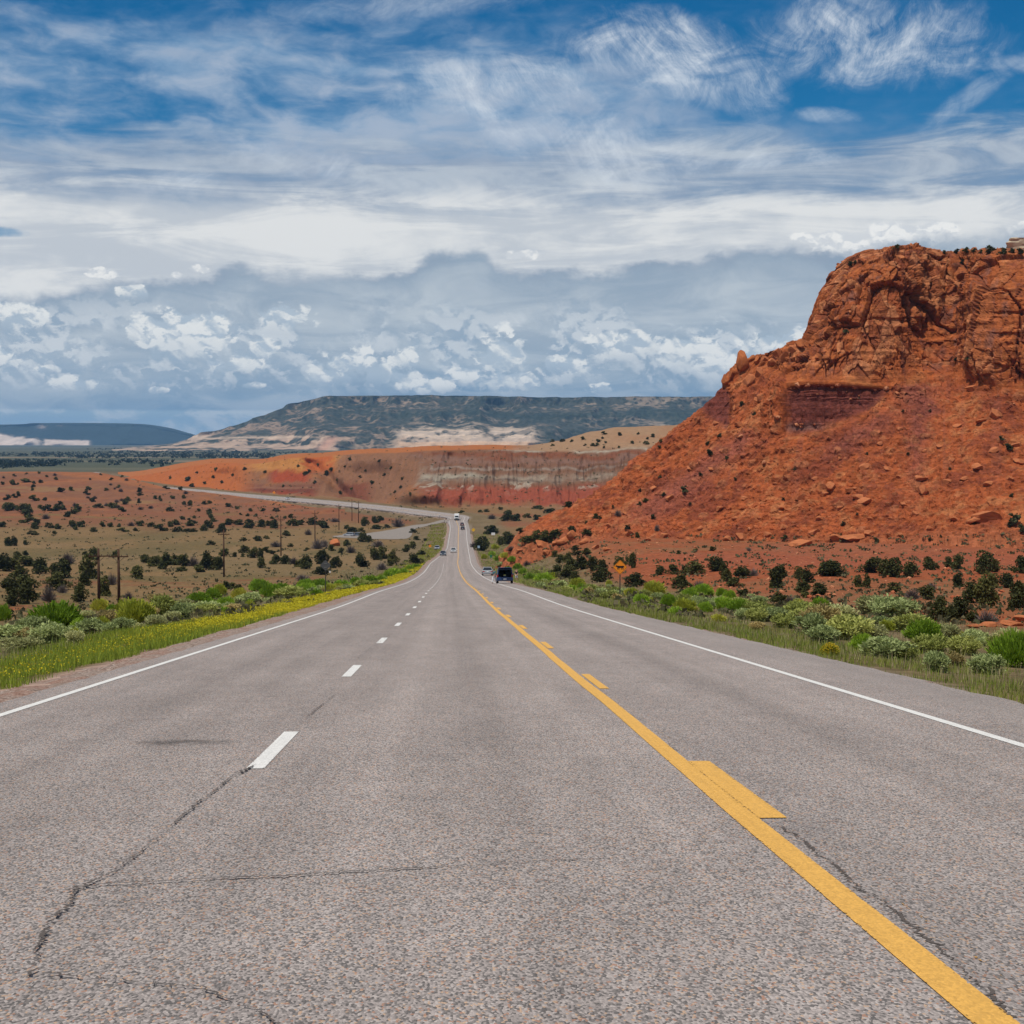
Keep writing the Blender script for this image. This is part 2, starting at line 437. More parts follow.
# ------------------------------------------------------------------ materials of the land
def earth(name, fine=3.0, bump=0.4, dist=0.3, strata=0.0, amp=0.35, grit=0.0, trees=0.0):
    """rock or soil: geology colour per vertex, broken up by procedural grain"""
    m, g = material(name)
    o = g.coord('Object')
    col = g.attr('Col')
    n1 = g.noise(o, fine, 6.0, 0.68)
    n2 = g.noise(o, fine * 6.0, 5.0, 0.65)
    v = g.lin(n1 * 0.6 + n2 * 0.4, 0.25, 0.75, 1.0 - amp, 1.0 + amp)
    c = g.mix(1.0, col, g.xyz(v, v, v), 'MULTIPLY')
    h = n1 * 0.7 + n2 * 0.3
    if strata:
        x, y, z = g.sep(o)
        n3 = g.noise(g.xyz(x * 0.04, y * 0.04, z * strata), 1.0, 5.0, 0.7)
        k = g.lin(n3, 0.3, 0.7, 0.82, 1.16)
        c = g.mix(1.0, c, g.xyz(k, k, k), 'MULTIPLY')
        h = h + n3 * 0.6
    if grit:
        vo = g.voro(o, grit, 'F1', out=1)
        k = g.lin(g.sep(vo)[0], 0.0, 1.0, 0.72, 1.25)
        c = g.mix(1.0, c, g.xyz(k, k, k), 'MULTIPLY')
    if trees:
        tv = g.voro(o, trees, 'F1'); tn = g.noise(o, trees * 0.12, 5.0, 0.6)
        k = g.ss(tv + (tn - 0.5) * 1.1, 0.58, 0.34) * g.ss(g.sep(col)[0], 0.46, 0.16) * 0.85
        c = g.mix(k, g.mix(1.0, c, (1.08, 1.07, 1.06), 'MULTIPLY'), (0.022, 0.030, 0.019))
    g.out(g.bsdf(c, 0.95, 0.08, g.bump(h, bump, dist)))
    return m

# ------------------------------------------------------------------ the road's course (yellow centre line)
_near = [(Y, (450 - 512) / F * Y + 1.98) for Y in (-40, -20, 0, 50, 100, 160, 220, 290, 360, 430)]
_far = [(480, -15.7), (563, -18.4), (652, -21.3), (757, -24.6), (812, -27.3)]
_curve = [(457, 516.8, 846), (441, 514.8, 872), (420, 512.3, 907), (385, 508.0, 966), (330, 502.5, 1052), (285, 498.8, 1122), (240, 495.0, 1202), (190, 490.3, 1312), (145, 486.0, 1435), (122, 479.5, 1640), (106, 475.5, 1800), (90, 472.5, 1960)]
_zr = np.array([(-60, 3.15), (0, -1.65), (40, -4.85), (80, -8.05), (121, -11.1), (160, -14.2), (201, -17.4), (268, -22.3), (330, -26.5), (397, -30.5), (450, -33.0), (500, -35.0), (563, -37.1), (652, -39.3), (757, -40.3), (820, -40.0), (900, -40.0)])
_ys = np.arange(-60, 901, 1.0)
_zs = np.interp(_ys, _zr[:, 0], _zr[:, 1])
_k = np.exp(-0.5 * (np.arange(-30, 31) / 12.0) ** 2); _k /= _k.sum()
_zpad = np.concatenate([_zs[0] - 0.08 * np.arange(-30, 0)[::1], _zs, np.full(30, _zs[-1])])
_zsm = np.convolve(_zpad, _k, 'valid')
_zsm = np.where(_ys < 40, -1.65 - 0.08 * _ys, lerp(-1.65 - 0.08 * _ys, _zsm, ss(_ys, 40, 90)))
def zroadY(Y): return np.interp(Y, _ys, _zsm)
ctrl = [(x, y, float(zroadY(y))) for y, x in _near + _far]
ctrl += [tuple(P(*c)) for c in _curve]
ctrl = np.array(ctrl)
dense = catmull(ctrl, np.linspace(0, len(ctrl) - 1, 6000))
m_ = dense[:, 1] < 812
dense[m_, 2] = zroadY(dense[m_, 1])
seg = np.concatenate([[0], np.cumsum(np.linalg.norm(np.diff(dense[:, :2], axis=0), axis=1))])
_tot = seg[-1]
S0 = float(np.interp(0.0, dense[:1500, 1], seg[:1500]))           # arc length where the camera stands
def resample(ss_):
    p = np.stack([np.interp(ss_, seg, dense[:, k]) for k in range(3)], 1)
    t = np.stack([np.interp(ss_ + 1.5, seg, dense[:, k]) - np.interp(ss_ - 1.5, seg, dense[:, k]) for k in range(2)], 1)
    t /= np.maximum(np.linalg.norm(t, axis=1, keepdims=True), 1e-6)
    return p, t
RS = np.arange(2.0, _tot - 2.0, 2.0)
RP, RT = resample(RS)
RP[:, 2] = np.convolve(np.pad(RP[:, 2], 8, mode='edge'), np.ones(17) / 17, 'valid')
RSIDE = RS - S0
def bank(s):                                                     # superelevation of the far curve: outer edge raised
    return -0.10 * ss(s, 790, 900)
def road_frame(s):
    """centre, right-hand direction and cross fall at distance s past the camera"""
    s = np.asarray(s, float)
    p = np.stack([np.interp(s, RSIDE, RP[:, k]) for k in range(3)], -1)
    p[..., 2] = lerp(zroadY(p[..., 1]), p[..., 2], ss(p[..., 1], 700, 800))
    t = np.stack([np.interp(s, RSIDE, RT[:, k]) for k in range(2)], -1)
    r = np.stack([t[..., 1], -t[..., 0]], -1)
    return p, r, bank(s)
def road_pt(s, d, lift=0.0):
    p, r, b = road_frame(s)
    d = np.asarray(d, float)
    return np.stack([p[..., 0] + r[..., 0] * d, p[..., 1] + r[..., 1] * d, p[..., 2] - b * d + lift], -1)
def left_edge(s):  return -7.2 + 3.5 * ss(s, 400, 580)           # left white line: the climbing lane closes
def left_pave(s):  return left_edge(s) - 0.5 - 2.2 * ss(s, 760, 900)
def right_pave(s): return 5.1 + 1.2 * ss(s, 760, 900) + 0 * np.asarray(s, float)

def road_dist(X, Y):
    """signed lateral distance from the centre line, arc length, road height"""
    X = np.asarray(X, float).ravel(); Y = np.asarray(Y, float).ravel()
    d = np.empty(len(X)); s = np.empty(len(X)); z = np.empty(len(X))
    q = RP[::3]; tq = RT[::3]; sq = RSIDE[::3]
    for i in range(0, len(X), 20000):
        x = X[i:i + 20000, None] - q[None, :, 0]; y = Y[i:i + 20000, None] - q[None, :, 1]
        j = np.argmin(x * x + y * y, axis=1); k = np.arange(len(j))
        xx, yy = x[k, j], y[k, j]
        al = xx * tq[j, 0] + yy * tq[j, 1]
        d[i:i + 20000] = xx * tq[j, 1] - yy * tq[j, 0]
        s[i:i + 20000] = sq[j] + al
        off = np.hypot(xx, yy) > np.abs(d[i:i + 20000]) + 30          # past the road's ends
        d[i:i + 20000][off] = np.sign(d[i:i + 20000][off]) * np.hypot(xx, yy)[off]
    s = np.clip(s, RSIDE[0], RSIDE[-1])
    p, r, b = road_frame(s)
    return d, s, p[:, 2] - b * np.clip(d, -14, 14)

_zl = np.array([(-60, 0.5), (0, -3.2), (60, -8.4), (120, -13.6), (190, -19.6), (270, -24.8), (397, -31.8), (500, -35.8), (600, -38.2), (750, -40.3), (1000, -40.5), (40000, -40.5)])
_zrt = np.array([(-60, 1.5), (0, -2.3), (50, -6.6), (100, -10.6), (150, -14.2), (195, -16.6), (260, -18.6), (335, -20.4), (420, -24.0), (500, -28.0), (600, -33.0), (700, -37.5), (800, -39.8), (1000, -40.5), (40000, -40.5)])
def ground_z(X, Y, full=False):
    shp = np.shape(X)
    X = np.asarray(X, float).ravel(); Y = np.asarray(Y, float).ravel()
    d, s, zr = road_dist(X, Y)
    le = left_pave(s) - d; re = d - right_pave(s)
    e = np.maximum(le, re)
    left = le > re
    n1 = fbm(X / 14.0, Y / 14.0, 0.3, 4, 3); n2 = fbm(X / 90.0, Y / 90.0, 0.7, 4, 9)
    zt = np.where(left, np.interp(Y, _zl[:, 0], _zl[:, 1]), np.interp(Y, _zrt[:, 0], _zrt[:, 1]))
    zn = zr - 0.10 - 0.05 * np.clip(e, 0, 3) - 0.10 * np.clip(e - 1.2, 0, 9) * np.where(left, 0.75, 0.55)
    w = np.where(left, ss(e, 9, 42), ss(e, lerp(9, 4, ss(Y, 180, 300)), lerp(46, 30, ss(Y, 180, 300))))
    z = lerp(zn, zt, w)
    z = z + ss(e, 1.0, 4.0) * (0.16 * n1 + ss(e, 12, 60) * (0.35 * n1 + 0.9 * n2))
    z = z - ss(e, 0.0, -0.4) * (0.25 + 0.0012 * np.maximum(Y, 0))       # sunk below the pavement
    z = z - ss(Y, 16000, 26000) * 40.0
    if full: return z.reshape(shp), d.reshape(shp), s.reshape(shp), e.reshape(shp), left.reshape(shp)
    return z.reshape(shp)

def build_ground():
    ys = [-45.0]
    while ys[-1] < 26000:
        y = ys[-1]; ys.append(y + max(0.6, 0.0085 * abs(y) if y < 1500 else 0.02 * y))
    ys = np.array(ys)
    us = np.linspace(-0.85, 0.85, 430); us = us * (0.45 + 0.55 * np.abs(us) / 0.85)
    Yg, U = np.meshgrid(ys, us, indexing='ij')
    X = U * (Yg + 60.0)
    Z, d, s, e, left = ground_z(X, Yg, True)
    # soils
    n = fbm(X / 30.0, Yg / 55.0, 1.0, 5, 21); nb = fbm(X / 6.0, Yg / 9.0, 2.0, 4, 22); nc = fbm(X / 160.0, Yg / 60.0, 5.0, 4, 23)
    C = np.zeros(X.shape + (3,))
    tan = np.array((0.178, 0.110, 0.048)); olive = np.array((0.112, 0.085, 0.035)); red = np.array((0.245, 0.070, 0.028)); rust = np.array((0.185, 0.075, 0.036)); pale = np.array((0.30, 0.21, 0.13))
    def put(c, w):
        nonlocal C
        C = C + (np.asarray(c) - C) * np.clip(w, 0, 1)[..., None]
    L = left.astype(float)
    C[:] = tan
    put(olive, ss(n + nb * 0.4, -0.25, 0.35) * 0.8)
    band = lambda a, b, f: ss(Yg + n * 0.25 * Yg, a, a + f) * (1 - ss(Yg + n * 0.25 * Yg, b, b + f))
    put(rust, L * band(180, 330, 40) * ss(nb + nc, 0.1, 0.5) * 0.6)
    put((0.19, 0.125, 0.062), L * band(380, 520, 60) * 0.5)
    put(red, L * ss(n * 0.7 + nb * 0.6, 0.30, 0.55) * (1 - ss(Yg, 300, 380)) * 0.7)
    put(rust, L * ss(Yg + n * 160, 700, 860) * 0.9)
    # flats below the butte
    R = 1 - L
    put(red, R * (0.55 + 0.45 * ss(n + nb * 0.5, -0.35, 0.2)) * ss(e, 6, 20))
    put((0.185, 0.105, 0.05), R * ss(nb * 0.7 + nc, 0.05, 0.45) * ss(e, 6, 20) * 0.55)
    put((0.255, 0.075, 0.04), R * band(235, 300, 30) * ss(e, 15, 40) * 0.6)
    put(rust, R * ss(Yg, 520, 700) * 0.7); put(tan, R * ss(Yg, 560, 720) * ss(n, -0.3, 0.1) * 0.8)
    # the road's verges
    put((0.13, 0.095, 0.048), (1 - ss(e, 12, 20)) * 0.85)
    put((0.175, 0.125, 0.07), (1 - ss(e, 12, 20)) * ss(nb, -0.1, 0.3) * 0.7)
    put((0.31, 0.215, 0.17), L * (1 - ss(e + nb * 0.5, 0.9, 1.6)))
    put((0.20, 0.155, 0.11), R * (1 - ss(e + nb * 0.5, 0.2, 0.9)))
    # the far plain
    far = ss(Yg, 1700, 2300)
    bands = fbm(X / 2600.0, Yg / 260.0, 7.0, 4, 31)
    put((0.072, 0.074, 0.042), far)
    put((0.115, 0.105, 0.062), far * ss(bands, -0.05, 0.35) * 0.9)
    put((0.30, 0.19, 0.12), far * ss(bands + 0.25 * np.exp(-((Yg - 3600) / 500.0) ** 2), 0.33, 0.5) * (1 - ss(Yg, 4200, 5200)) * 0.8)
    me = np_mesh('ground', np.stack([X, Yg, Z], -1).reshape(-1, 3), grid_quads(*X.shape), True, C.reshape(-1, 3))
    o = link('ground', me, [earth('desert_soil', 0.9, 0.55, 0.25, amp=0.30, grit=2.2)])
    tag(o, kind='structure')
    return o
ground = build_ground()

# ------------------------------------------------------------------ lofted landforms
def loft(name, st, nu, nv, disp, colour, mat_, vpow=None, smooth_v=True, smooth=True):
    st = np.asarray(st, float)                                  # stations x levels x 3
    ns, nk = st.shape[:2]
    if np.isscalar(nu):
        tu = np.linspace(0, ns - 1, nu)
    else:
        tu = np.concatenate([np.linspace(i, i + 1, k, endpoint=False) for i, k in enumerate(nu)] + [[ns - 1]])
    rows = catmull(st, tu)                                      # U x K x 3
    tv = np.concatenate([np.linspace(i, i + 1, k, endpoint=False) for i, k in enumerate(nv)] + [[nk - 1]])
    rows = np.swapaxes(rows, 0, 1)
    A = catmull(rows, tv)
    i = np.clip(np.floor(tv).astype(int), 0, nk - 2); f = (tv - i)[:, None, None]
    Bl = rows[i] * (1 - f) + rows[i + 1] * f
    V = 0.45 * A + 0.55 * Bl if smooth_v else Bl                # V levels x U x 3
    du = np.gradient(V, axis=1); dv = np.gradient(V, axis=0)
    N = np.cross(du, dv); N /= np.maximum(np.linalg.norm(N, axis=2, keepdims=True), 1e-9)
    if N[len(tv) // 2, :, 2].mean() < 0: N = -N
    TV = np.repeat(tv[:, None], len(tu), 1); TU = np.repeat(tu[None, :], len(tv), 0)
    W = V + disp(V, N, TU, TV)
    C = colour(W, N, TU, TV)
    me = np_mesh(name, W.reshape(-1, 3), grid_quads(*W.shape[:2]), smooth, C.reshape(-1, 3))
    o = link(name, me, [mat_]); tag(o, kind='structure')
    return o, W

# --- the red butte
def butte_stations():
    def st(*a): return np.array([P(*p) for p in a])
    f = []
    f.append(st((1420, 640, 270), (1420, 552, 292), (1420, 490, 312), (1420, 425, 336), (1420, 408, 342), (1420, 393, 347), (1420, 335, 352), (1420, 285, 358), (1420, 252, 366), (1420, 244, 378), (1420, 242, 470)))
    f.append(st((1180, 640, 280), (1180, 545, 302), (1180, 482, 322), (1180, 418, 345), (1180, 404, 350), (1180, 391, 354), (1180, 340, 357), (1180, 288, 362), (1180, 258, 370), (1180, 250, 382), (1180, 248, 470)))
    f.append(st((1010, 640, 288), (1010, 537, 310), (1010, 475, 332), (1010, 416, 352), (1010, 402, 356), (1010, 388, 359), (1007, 340, 361), (1005, 290, 365), (1005, 261, 373), (1005, 253, 383), (1005, 250, 460)))
    f.append(st((948, 640, 294), (948, 537, 316), (948, 478, 336), (948, 412, 361), (948, 394, 368), (948, 374, 374), (947, 330, 381), (947, 287, 387), (948, 263, 393), (948, 254, 399), (948, 250, 450)))
    f.append(st((905, 640, 300), (905, 540, 321), (901, 480, 341), (894, 405, 366), (892, 390, 369), (892, 382, 371), (897, 330, 374), (903, 287, 378), (908, 259, 384), (912, 248, 392), (920, 247, 440)))
    f.append(st((855, 640, 306), (855, 543, 328), (848, 490, 346), (840, 425, 366), (837, 386, 368), (840, 380, 370), (852, 330, 376), (868, 285, 381), (881, 258, 388), (892, 251, 398), (908, 247, 436)))
    f.append(st((778, 640, 318), (778, 546, 338), (782, 495, 354), (795, 436, 369), (795, 387, 371), (800, 378, 374), (819, 330, 384), (835, 285, 391), (853, 263, 396), (872, 253, 404), (903, 247, 434)))
    f.append(st((690, 620, 336), (690, 545, 354), (704, 500, 368), (737, 432, 383), (750, 401, 389), (764, 369, 395), (808, 338, 400), (822, 296, 402), (844, 267, 406), (866, 254, 411), (902, 247, 432)))
    f.append(st((590, 620, 352), (590, 538, 376), (644, 495, 386), (708, 422, 396), (728, 391, 399), (750, 364, 402), (806, 343, 405), (820, 299, 407), (843, 266, 410), (865, 254, 414), (902, 247, 432)))
    f.append(st((480, 600, 398), (520, 532, 405), (608, 486, 408), (697, 411, 409), (721, 385, 410), (748, 360, 410), (806, 344, 410), (820, 299, 412), (843, 266, 414), (866, 254, 417), (902, 247, 432)))
    out = list(f)
    for k, sh in ((8, 436), (7, 440), (5, 446), (3, 456), (1, 466), (0, 470)):
        q = f[k].copy(); yo = q[:, 1].copy(); q[:, 1] = 2 * sh - q[:, 1]; q[:, 0] = q[:, 0] * q[:, 1] / yo + 3.0; q[:, 2] -= 1.5
        out.append(q)
    return out

ROCK = {}
def butte_disp(V, N, TU, TV):
    x, y, z = V[..., 0], V[..., 1], V[..., 2]
    wob = fbm(x / 9, y / 9, z / 9, 3, 40) * 0.45
    cliff = ss(TV, 4.9, 5.4) * (1 - 0.55 * ss(TV, 8.7, 9.6))
    px_, py_ = proj(x, y, z)
    expo = np.maximum(ss(px_, 780, 792) * ss(px_ + (py_ - 385) * 0.9, 905, 885) * (V[..., 1] < 420), (px_ < 735) * ss(px_, 733, 724)) * (x < 150)
    mud = ss(TV, 2.9, 3.2) * (1 - ss(TV, 3.95, 4.1)) * expo
    ledge = np.maximum(expo, ss(px_, 780, 792) * ss(px_, 945, 920))
    ROCK['px'] = px_; ROCK['py'] = py_
    tal = np.where(expo > 0.5, 1 - ss(TV, 2.8, 3.2), 1 - ss(TV, 4.6, 5.2))
    # big buttresses, joint blocks, small blocks
    T1, T2, T3, T4 = (np.zeros(x.shape) for _ in range(4))
    sl = z * 0.25                                               # joints lean a little
    f1, f2, r1 = worley((x + sl) / 9.5 + wob * .5, y / 9.5 + wob * .5, z / 60 + wob * .3, 50, T1)
    g1, g2, r2 = worley((x - sl) / 4.6 + wob * .6, y / 4.6 + wob * .5, z / 19 + wob * .5, 60, T2)
    h1, h2, r3 = worley((x + sl) / 2.3 + wob, y / 2.3 - wob * .6, z / 4.2 + wob, 70, T3)
    k1, k2, r4 = worley(x / 1.1 + wob * 2, y / 1.1 - wob, z / 1.5 + wob * 2.2, 80, T4)
    crk = lambda a, b, w: np.exp(-(((b - a)) / w) ** 2)
    big = (r1 - 0.5) * 2.8 + T1 * 4.0 - 1.5 * crk(f1, f2, 0.025)
    med = (r2 - 0.5) * 1.9 + T2 * 3.0 - 0.55 * crk(g1, g2, 0.025)
    sml = (r3 - 0.5) * 0.9 + T3 * 1.7 - 0.18 * crk(h1, h2, 0.05)
    tiny = (r4 - 0.5) * 0.34 + T4 * 0.55
    rough = fbm(x / 2.5, y / 2.5, z / 2.5, 5, 90) * 0.5
    beds = np.clip(fbm(x / 60, y / 60, z / 1.3, 4, 95), -0.5, 0.5) * 0.9
    sel = ss(fbm(x / 16, y / 16, z / 22, 3, 97), -0.25, 0.25)      # broken rock here, smooth wall there
    low = ss(TV, 6.6, 5.4)
    zz_ = z / 4.6 + 0.35 * fbm(x / 14, y / 14, z / 14, 3, 98)
    steps = (0.5 - (zz_ - np.floor(zz_))) * ss(fbm(x / 12, y / 12, z / 9, 3, 99), -0.15, 0.25) * (1 - ss(px_, 948, 960) * (1 - ss(px_, 985, 1000)))      # bedding: each bed stands back from the one below
    butt = fbm(x / 15, y / 15, z / 90, 3, 96)
    nose = 1 - 0.45 * ss(TU, 6.3, 7.6) * ss(TV, 5.6, 6.2)              # the dome's left wall is one smooth face
    D = cliff * nose * (big + med * (0.35 + 0.65 * sel) + sml * (0.25 + 0.6 * sel * sel + 0.5 * low) + tiny * (0.4 + 0.6 * np.maximum(sel, low)) + rough * 0.8 + beds * 0.5 + steps * 0.55 + butt * 2.0)
    rill = fbm(x / 1.6, y / 1.6, z / 9.0, 4, 110)
    D = D + mud * (beds * 0.8 + rill * 0.6 + sml * 0.35 + rough * 0.4 - 1.0)
    # the overhanging ledge over the mudstone
    D = D + 0.9 * ledge * np.exp(-((TV - 4.35) / 0.22) ** 2)
    ROCK['tal'] = tal
    fan = fbm(x / 16, y / 16, z / 60, 3, 120) * 1.6 + (np.abs(fbm(x / 7.5, y / 7.5, z / 70, 3, 121)) - 0.25) * 2.6
    rocky = fbm(x / 1.7, y / 1.7, z / 1.7, 4, 130)
    t1, t2, r5 = worley(x / 1.5, y / 1.5, z / 1.5, 140)
    knob = np.where(r5 > 0.6, np.clip(0.42 - t1, 0, 1) * 2.2, 0)
    u1, u2, r6 = worley(x / 3.6, y / 3.6, z / 3.6, 150)
    knob2 = np.where(r6 > 0.84, np.clip(0.40 - u1, 0, 1) * 4.5, 0)
    D = D + tal * (fan * ss(TV, 0.9, 1.6) + 0.75 * rocky + 0.35 * T4 + (r4 - 0.5) * 0.5 + (knob + knob2) * 0.85)
    # the low shoulder between talus and dome at the nose is broken rock, not sheer
    ROCK['crack'] = cliff * np.maximum(crk(f1, f2, 0.06), 0.8 * crk(g1, g2, 0.07))
    ROCK['r1'] = r1; ROCK['r2'] = r2; ROCK['r3'] = r3; ROCK['knob'] = knob + knob2; ROCK['cliff'] = cliff; ROCK['mud'] = mud
    out = N * D[..., None]
    out[..., 2] *= 0.55
    return out

def butte_col(W, N, TU, TV):
    x, y, z = W[..., 0], W[..., 1], W[..., 2]
    C = np.zeros(W.shape)
    def put(c, w):
        nonlocal C
        C = C + (np.asarray(c) - C) * np.clip(w, 0, 1)[..., None]
    n = fbm(x / 7, y / 7, z / 7, 5, 200); m = fbm(x / 2, y / 2, z / 2, 4, 210); v = fbm(x / 1.5, y / 1.5, z / 14, 4, 220)
    C[:] = (0.32, 0.088, 0.027)
    put((0.376, 0.132, 0.044), ss(n + m * 0.5, 0.05, 0.5) * 0.8)
    put((0.232, 0.058, 0.021), ss(-n + v * 0.6, 0.1, 0.55) * 0.75)
    cl = ROCK['cliff']
    put((0.376, 0.124, 0.046), cl * ss(ROCK['r2'], 0.55, 0.9) * 0.6)
    put((0.264, 0.068, 0.026), cl * ss(ROCK['r2'], 0.4, 0.1) * 0.6)
    put((0.17, 0.052, 0.030), cl * ss(v + 0.3 * n, 0.05, 0.42) * 0.85)
    put((0.47, 0.185, 0.080), cl * ss(ROCK['r3'] + n * 0.6, 0.72, 1.0) * 0.65)
    put((0.21, 0.056, 0.024), cl * ss(ROCK['r3'] - n * 0.6, 0.30, 0.05) * 0.6)
    put((0.12, 0.04, 0.022), cl * ROCK['crack'] * 0.12)          # cliff cracks darkened, their shade put into the colour
    put((0.264, 0.120, 0.080), cl * ss(v - n, 0.35, 0.7) * 0.4)
    # mudstone band by height
    zb = z + m * 0.7
    mud = ROCK['mud']
    put((0.132, 0.036, 0.027), mud * 0.92)
    put((0.168, 0.050, 0.037), mud * ss(fbm(x / 60, y / 60, z / 0.9, 3, 230), 0.0, 0.3) * 0.8)
    put((0.240, 0.128, 0.104), mud * np.exp(-((zb - 2.6) / 0.8) ** 2) * 0.8)
    # talus
    tal = ROCK['tal']
    put((0.300, 0.077, 0.026), tal)
    put((0.37, 0.135, 0.052), tal * ss(m + n * 0.5, 0.05, 0.45) * 0.8)
    put((0.185, 0.046, 0.022), tal * ss(-n + 0.5 * m, 0.02, 0.45) * 0.85)
    streak = fbm(TU * 7.0, TV * 0.35, 0 * TU, 4, 240)
    pq, pr = ROCK['px'], ROCK['py']
    put((0.224, 0.068, 0.044), tal * np.exp(-((pq - 745 + (pr - 440) * 1.35 + n * 8) / (12.0 + (pr - 440) * 0.16)) ** 2) * ss(pr, 425, 440) * (1 - ss(pr, 500, 540)) * (pq < 800) * 0.85)
    put((0.200, 0.060, 0.040), tal * np.exp(-((pq - 918 + n * 14) / (24.0 - np.clip(pr - 385, 0, 60) * 0.25)) ** 2) * ss(pr, 380, 388) * (1 - ss(pr, 420, 540)) * 0.85)
    put((0.216, 0.068, 0.048), tal * np.exp(-((pq - 850 + (pr - 440) * 1.5 + n * 8) / 14.0) ** 2) * ss(pr, 405, 425) * (1 - ss(pr, 440, 470)) * 0.7)
    put((0.248, 0.080, 0.048), tal * ss(streak, 0.25, 0.45) * ss(TV, 1.5, 2.4) * 0.35)
    put((0.368, 0.136, 0.060), tal * ss(ROCK['knob'], 0.15, 0.5) * 0.6)
    put((0.288, 0.096, 0.044), ss(TV, 1.25, 0.95) * 0.7)
    top = ss(TV, 8.6, 9.3)
    put((0.320, 0.112, 0.044), top * 0.6)
    return C
rock_mat = earth('red_sandstone', 0.7, 1.0, 0.6, strata=0.9, amp=0.30, grit=1.3)
butte, BUTTE_W = loft('butte', butte_stations(), [30, 80, 84, 84, 100, 110, 110, 100, 84, 34, 10, 10, 8, 8, 6], [14, 76, 76, 30, 14, 44, 44, 40, 22, 14], butte_disp, butte_col, rock_mat, smooth=False)

# --- the low red hill left of the road
def red_hill():
    px = [-700, -420, -200, -60, 0, 60, 105, 135, 165, 205, 250, 300, 345]
    ridge = [470, 470, 469, 471.5, 472, 471.5, 473.5, 480.5, 487, 492.5, 498, 505, 511]
    Yr = [1350, 1350, 1340, 1330, 1330, 1330, 1320, 1275, 1210, 1110, 1030, 960, 915]
    Yt = [860, 860, 850, 840, 830, 830, 835, 840, 850, 865, 880, 890, 895]
    st = []
    for a, r, yr, yt in zip(px, ridge, Yr, Yt):
        toe = 440 + 40.9 / yt * F
        lv = [(a, toe + 9, yt - 50), (a, toe, yt), (a, lerp(toe, r, .33), lerp(yt, yr, .28)), (a, lerp(toe, r, .66), lerp(yt, yr, .6)), (a, lerp(toe, r, .93), lerp(yt, yr, .88)), (a, r, yr)]
        p = [P(*q) for q in lv]
        b = P(a, r, yr); u = b / b[1]
        p += [np.array((u[0] * (yr + 60), yr + 60, b[2] - 3)), np.array((u[0] * (yr + 150), yr + 150, -48.0))]
        st.append(p)
    def disp(V, N, TU, TV):
        x, y, z = V[..., 0], V[..., 1], V[..., 2]
        n = fbm(x / 45, y / 60, z / 40, 4, 300) * 2.6 + fbm(x / 13, y / 20, z / 9, 4, 301) * 1.2
        k = ss(TV, 0.9, 2.2) * (1 - 0.65 * ss(TV, 4.2, 5.0))
        return np.stack([0 * n, 0 * n, n * k], -1)
    def colr(W, N, TU, TV):
        x, y, z = W[..., 0], W[..., 1], W[..., 2]
        C = np.zeros(W.shape)
        def put(c, w):
            nonlocal C
            C = C + (np.asarray(c) - C) * np.clip(w, 0, 1)[..., None]
        n = fbm(x / 60, y / 70, z / 30, 5, 310); m = fbm(x / 14, y / 20, z / 10, 4, 311)
        C[:] = (0.185, 0.08, 0.042)
        put((0.261, 0.100, 0.040), ss(n + 0.4 * m, -0.05, 0.4))
        put((0.240, 0.142, 0.060), ss(-n + 0.4 * m, 0.1, 0.5) * 0.6)
        put((0.284, 0.101, 0.038), ss(TV + n, 4.0, 5.0) * 0.8)
        put((0.190, 0.067, 0.035), ss(m - n * 0.6, 0.22, 0.5) * 0.8)
        put((0.182, 0.074, 0.035), ss(TV + m, 2.0, 1.2) * 0.8)
        put((0.161, 0.112, 0.043), ss(TV + m * .5, 1.35, 1.0))
        return C
    return loft('red_hill', st, [12, 12, 30, 60, 90, 70, 45, 45, 60, 60, 60, 50], [6, 26, 26, 26, 20, 8, 8], disp, colr, earth('red_hill_soil', 0.25, 0.7, 1.2, amp=0.28))
red_hill_o, RED_W = red_hill()

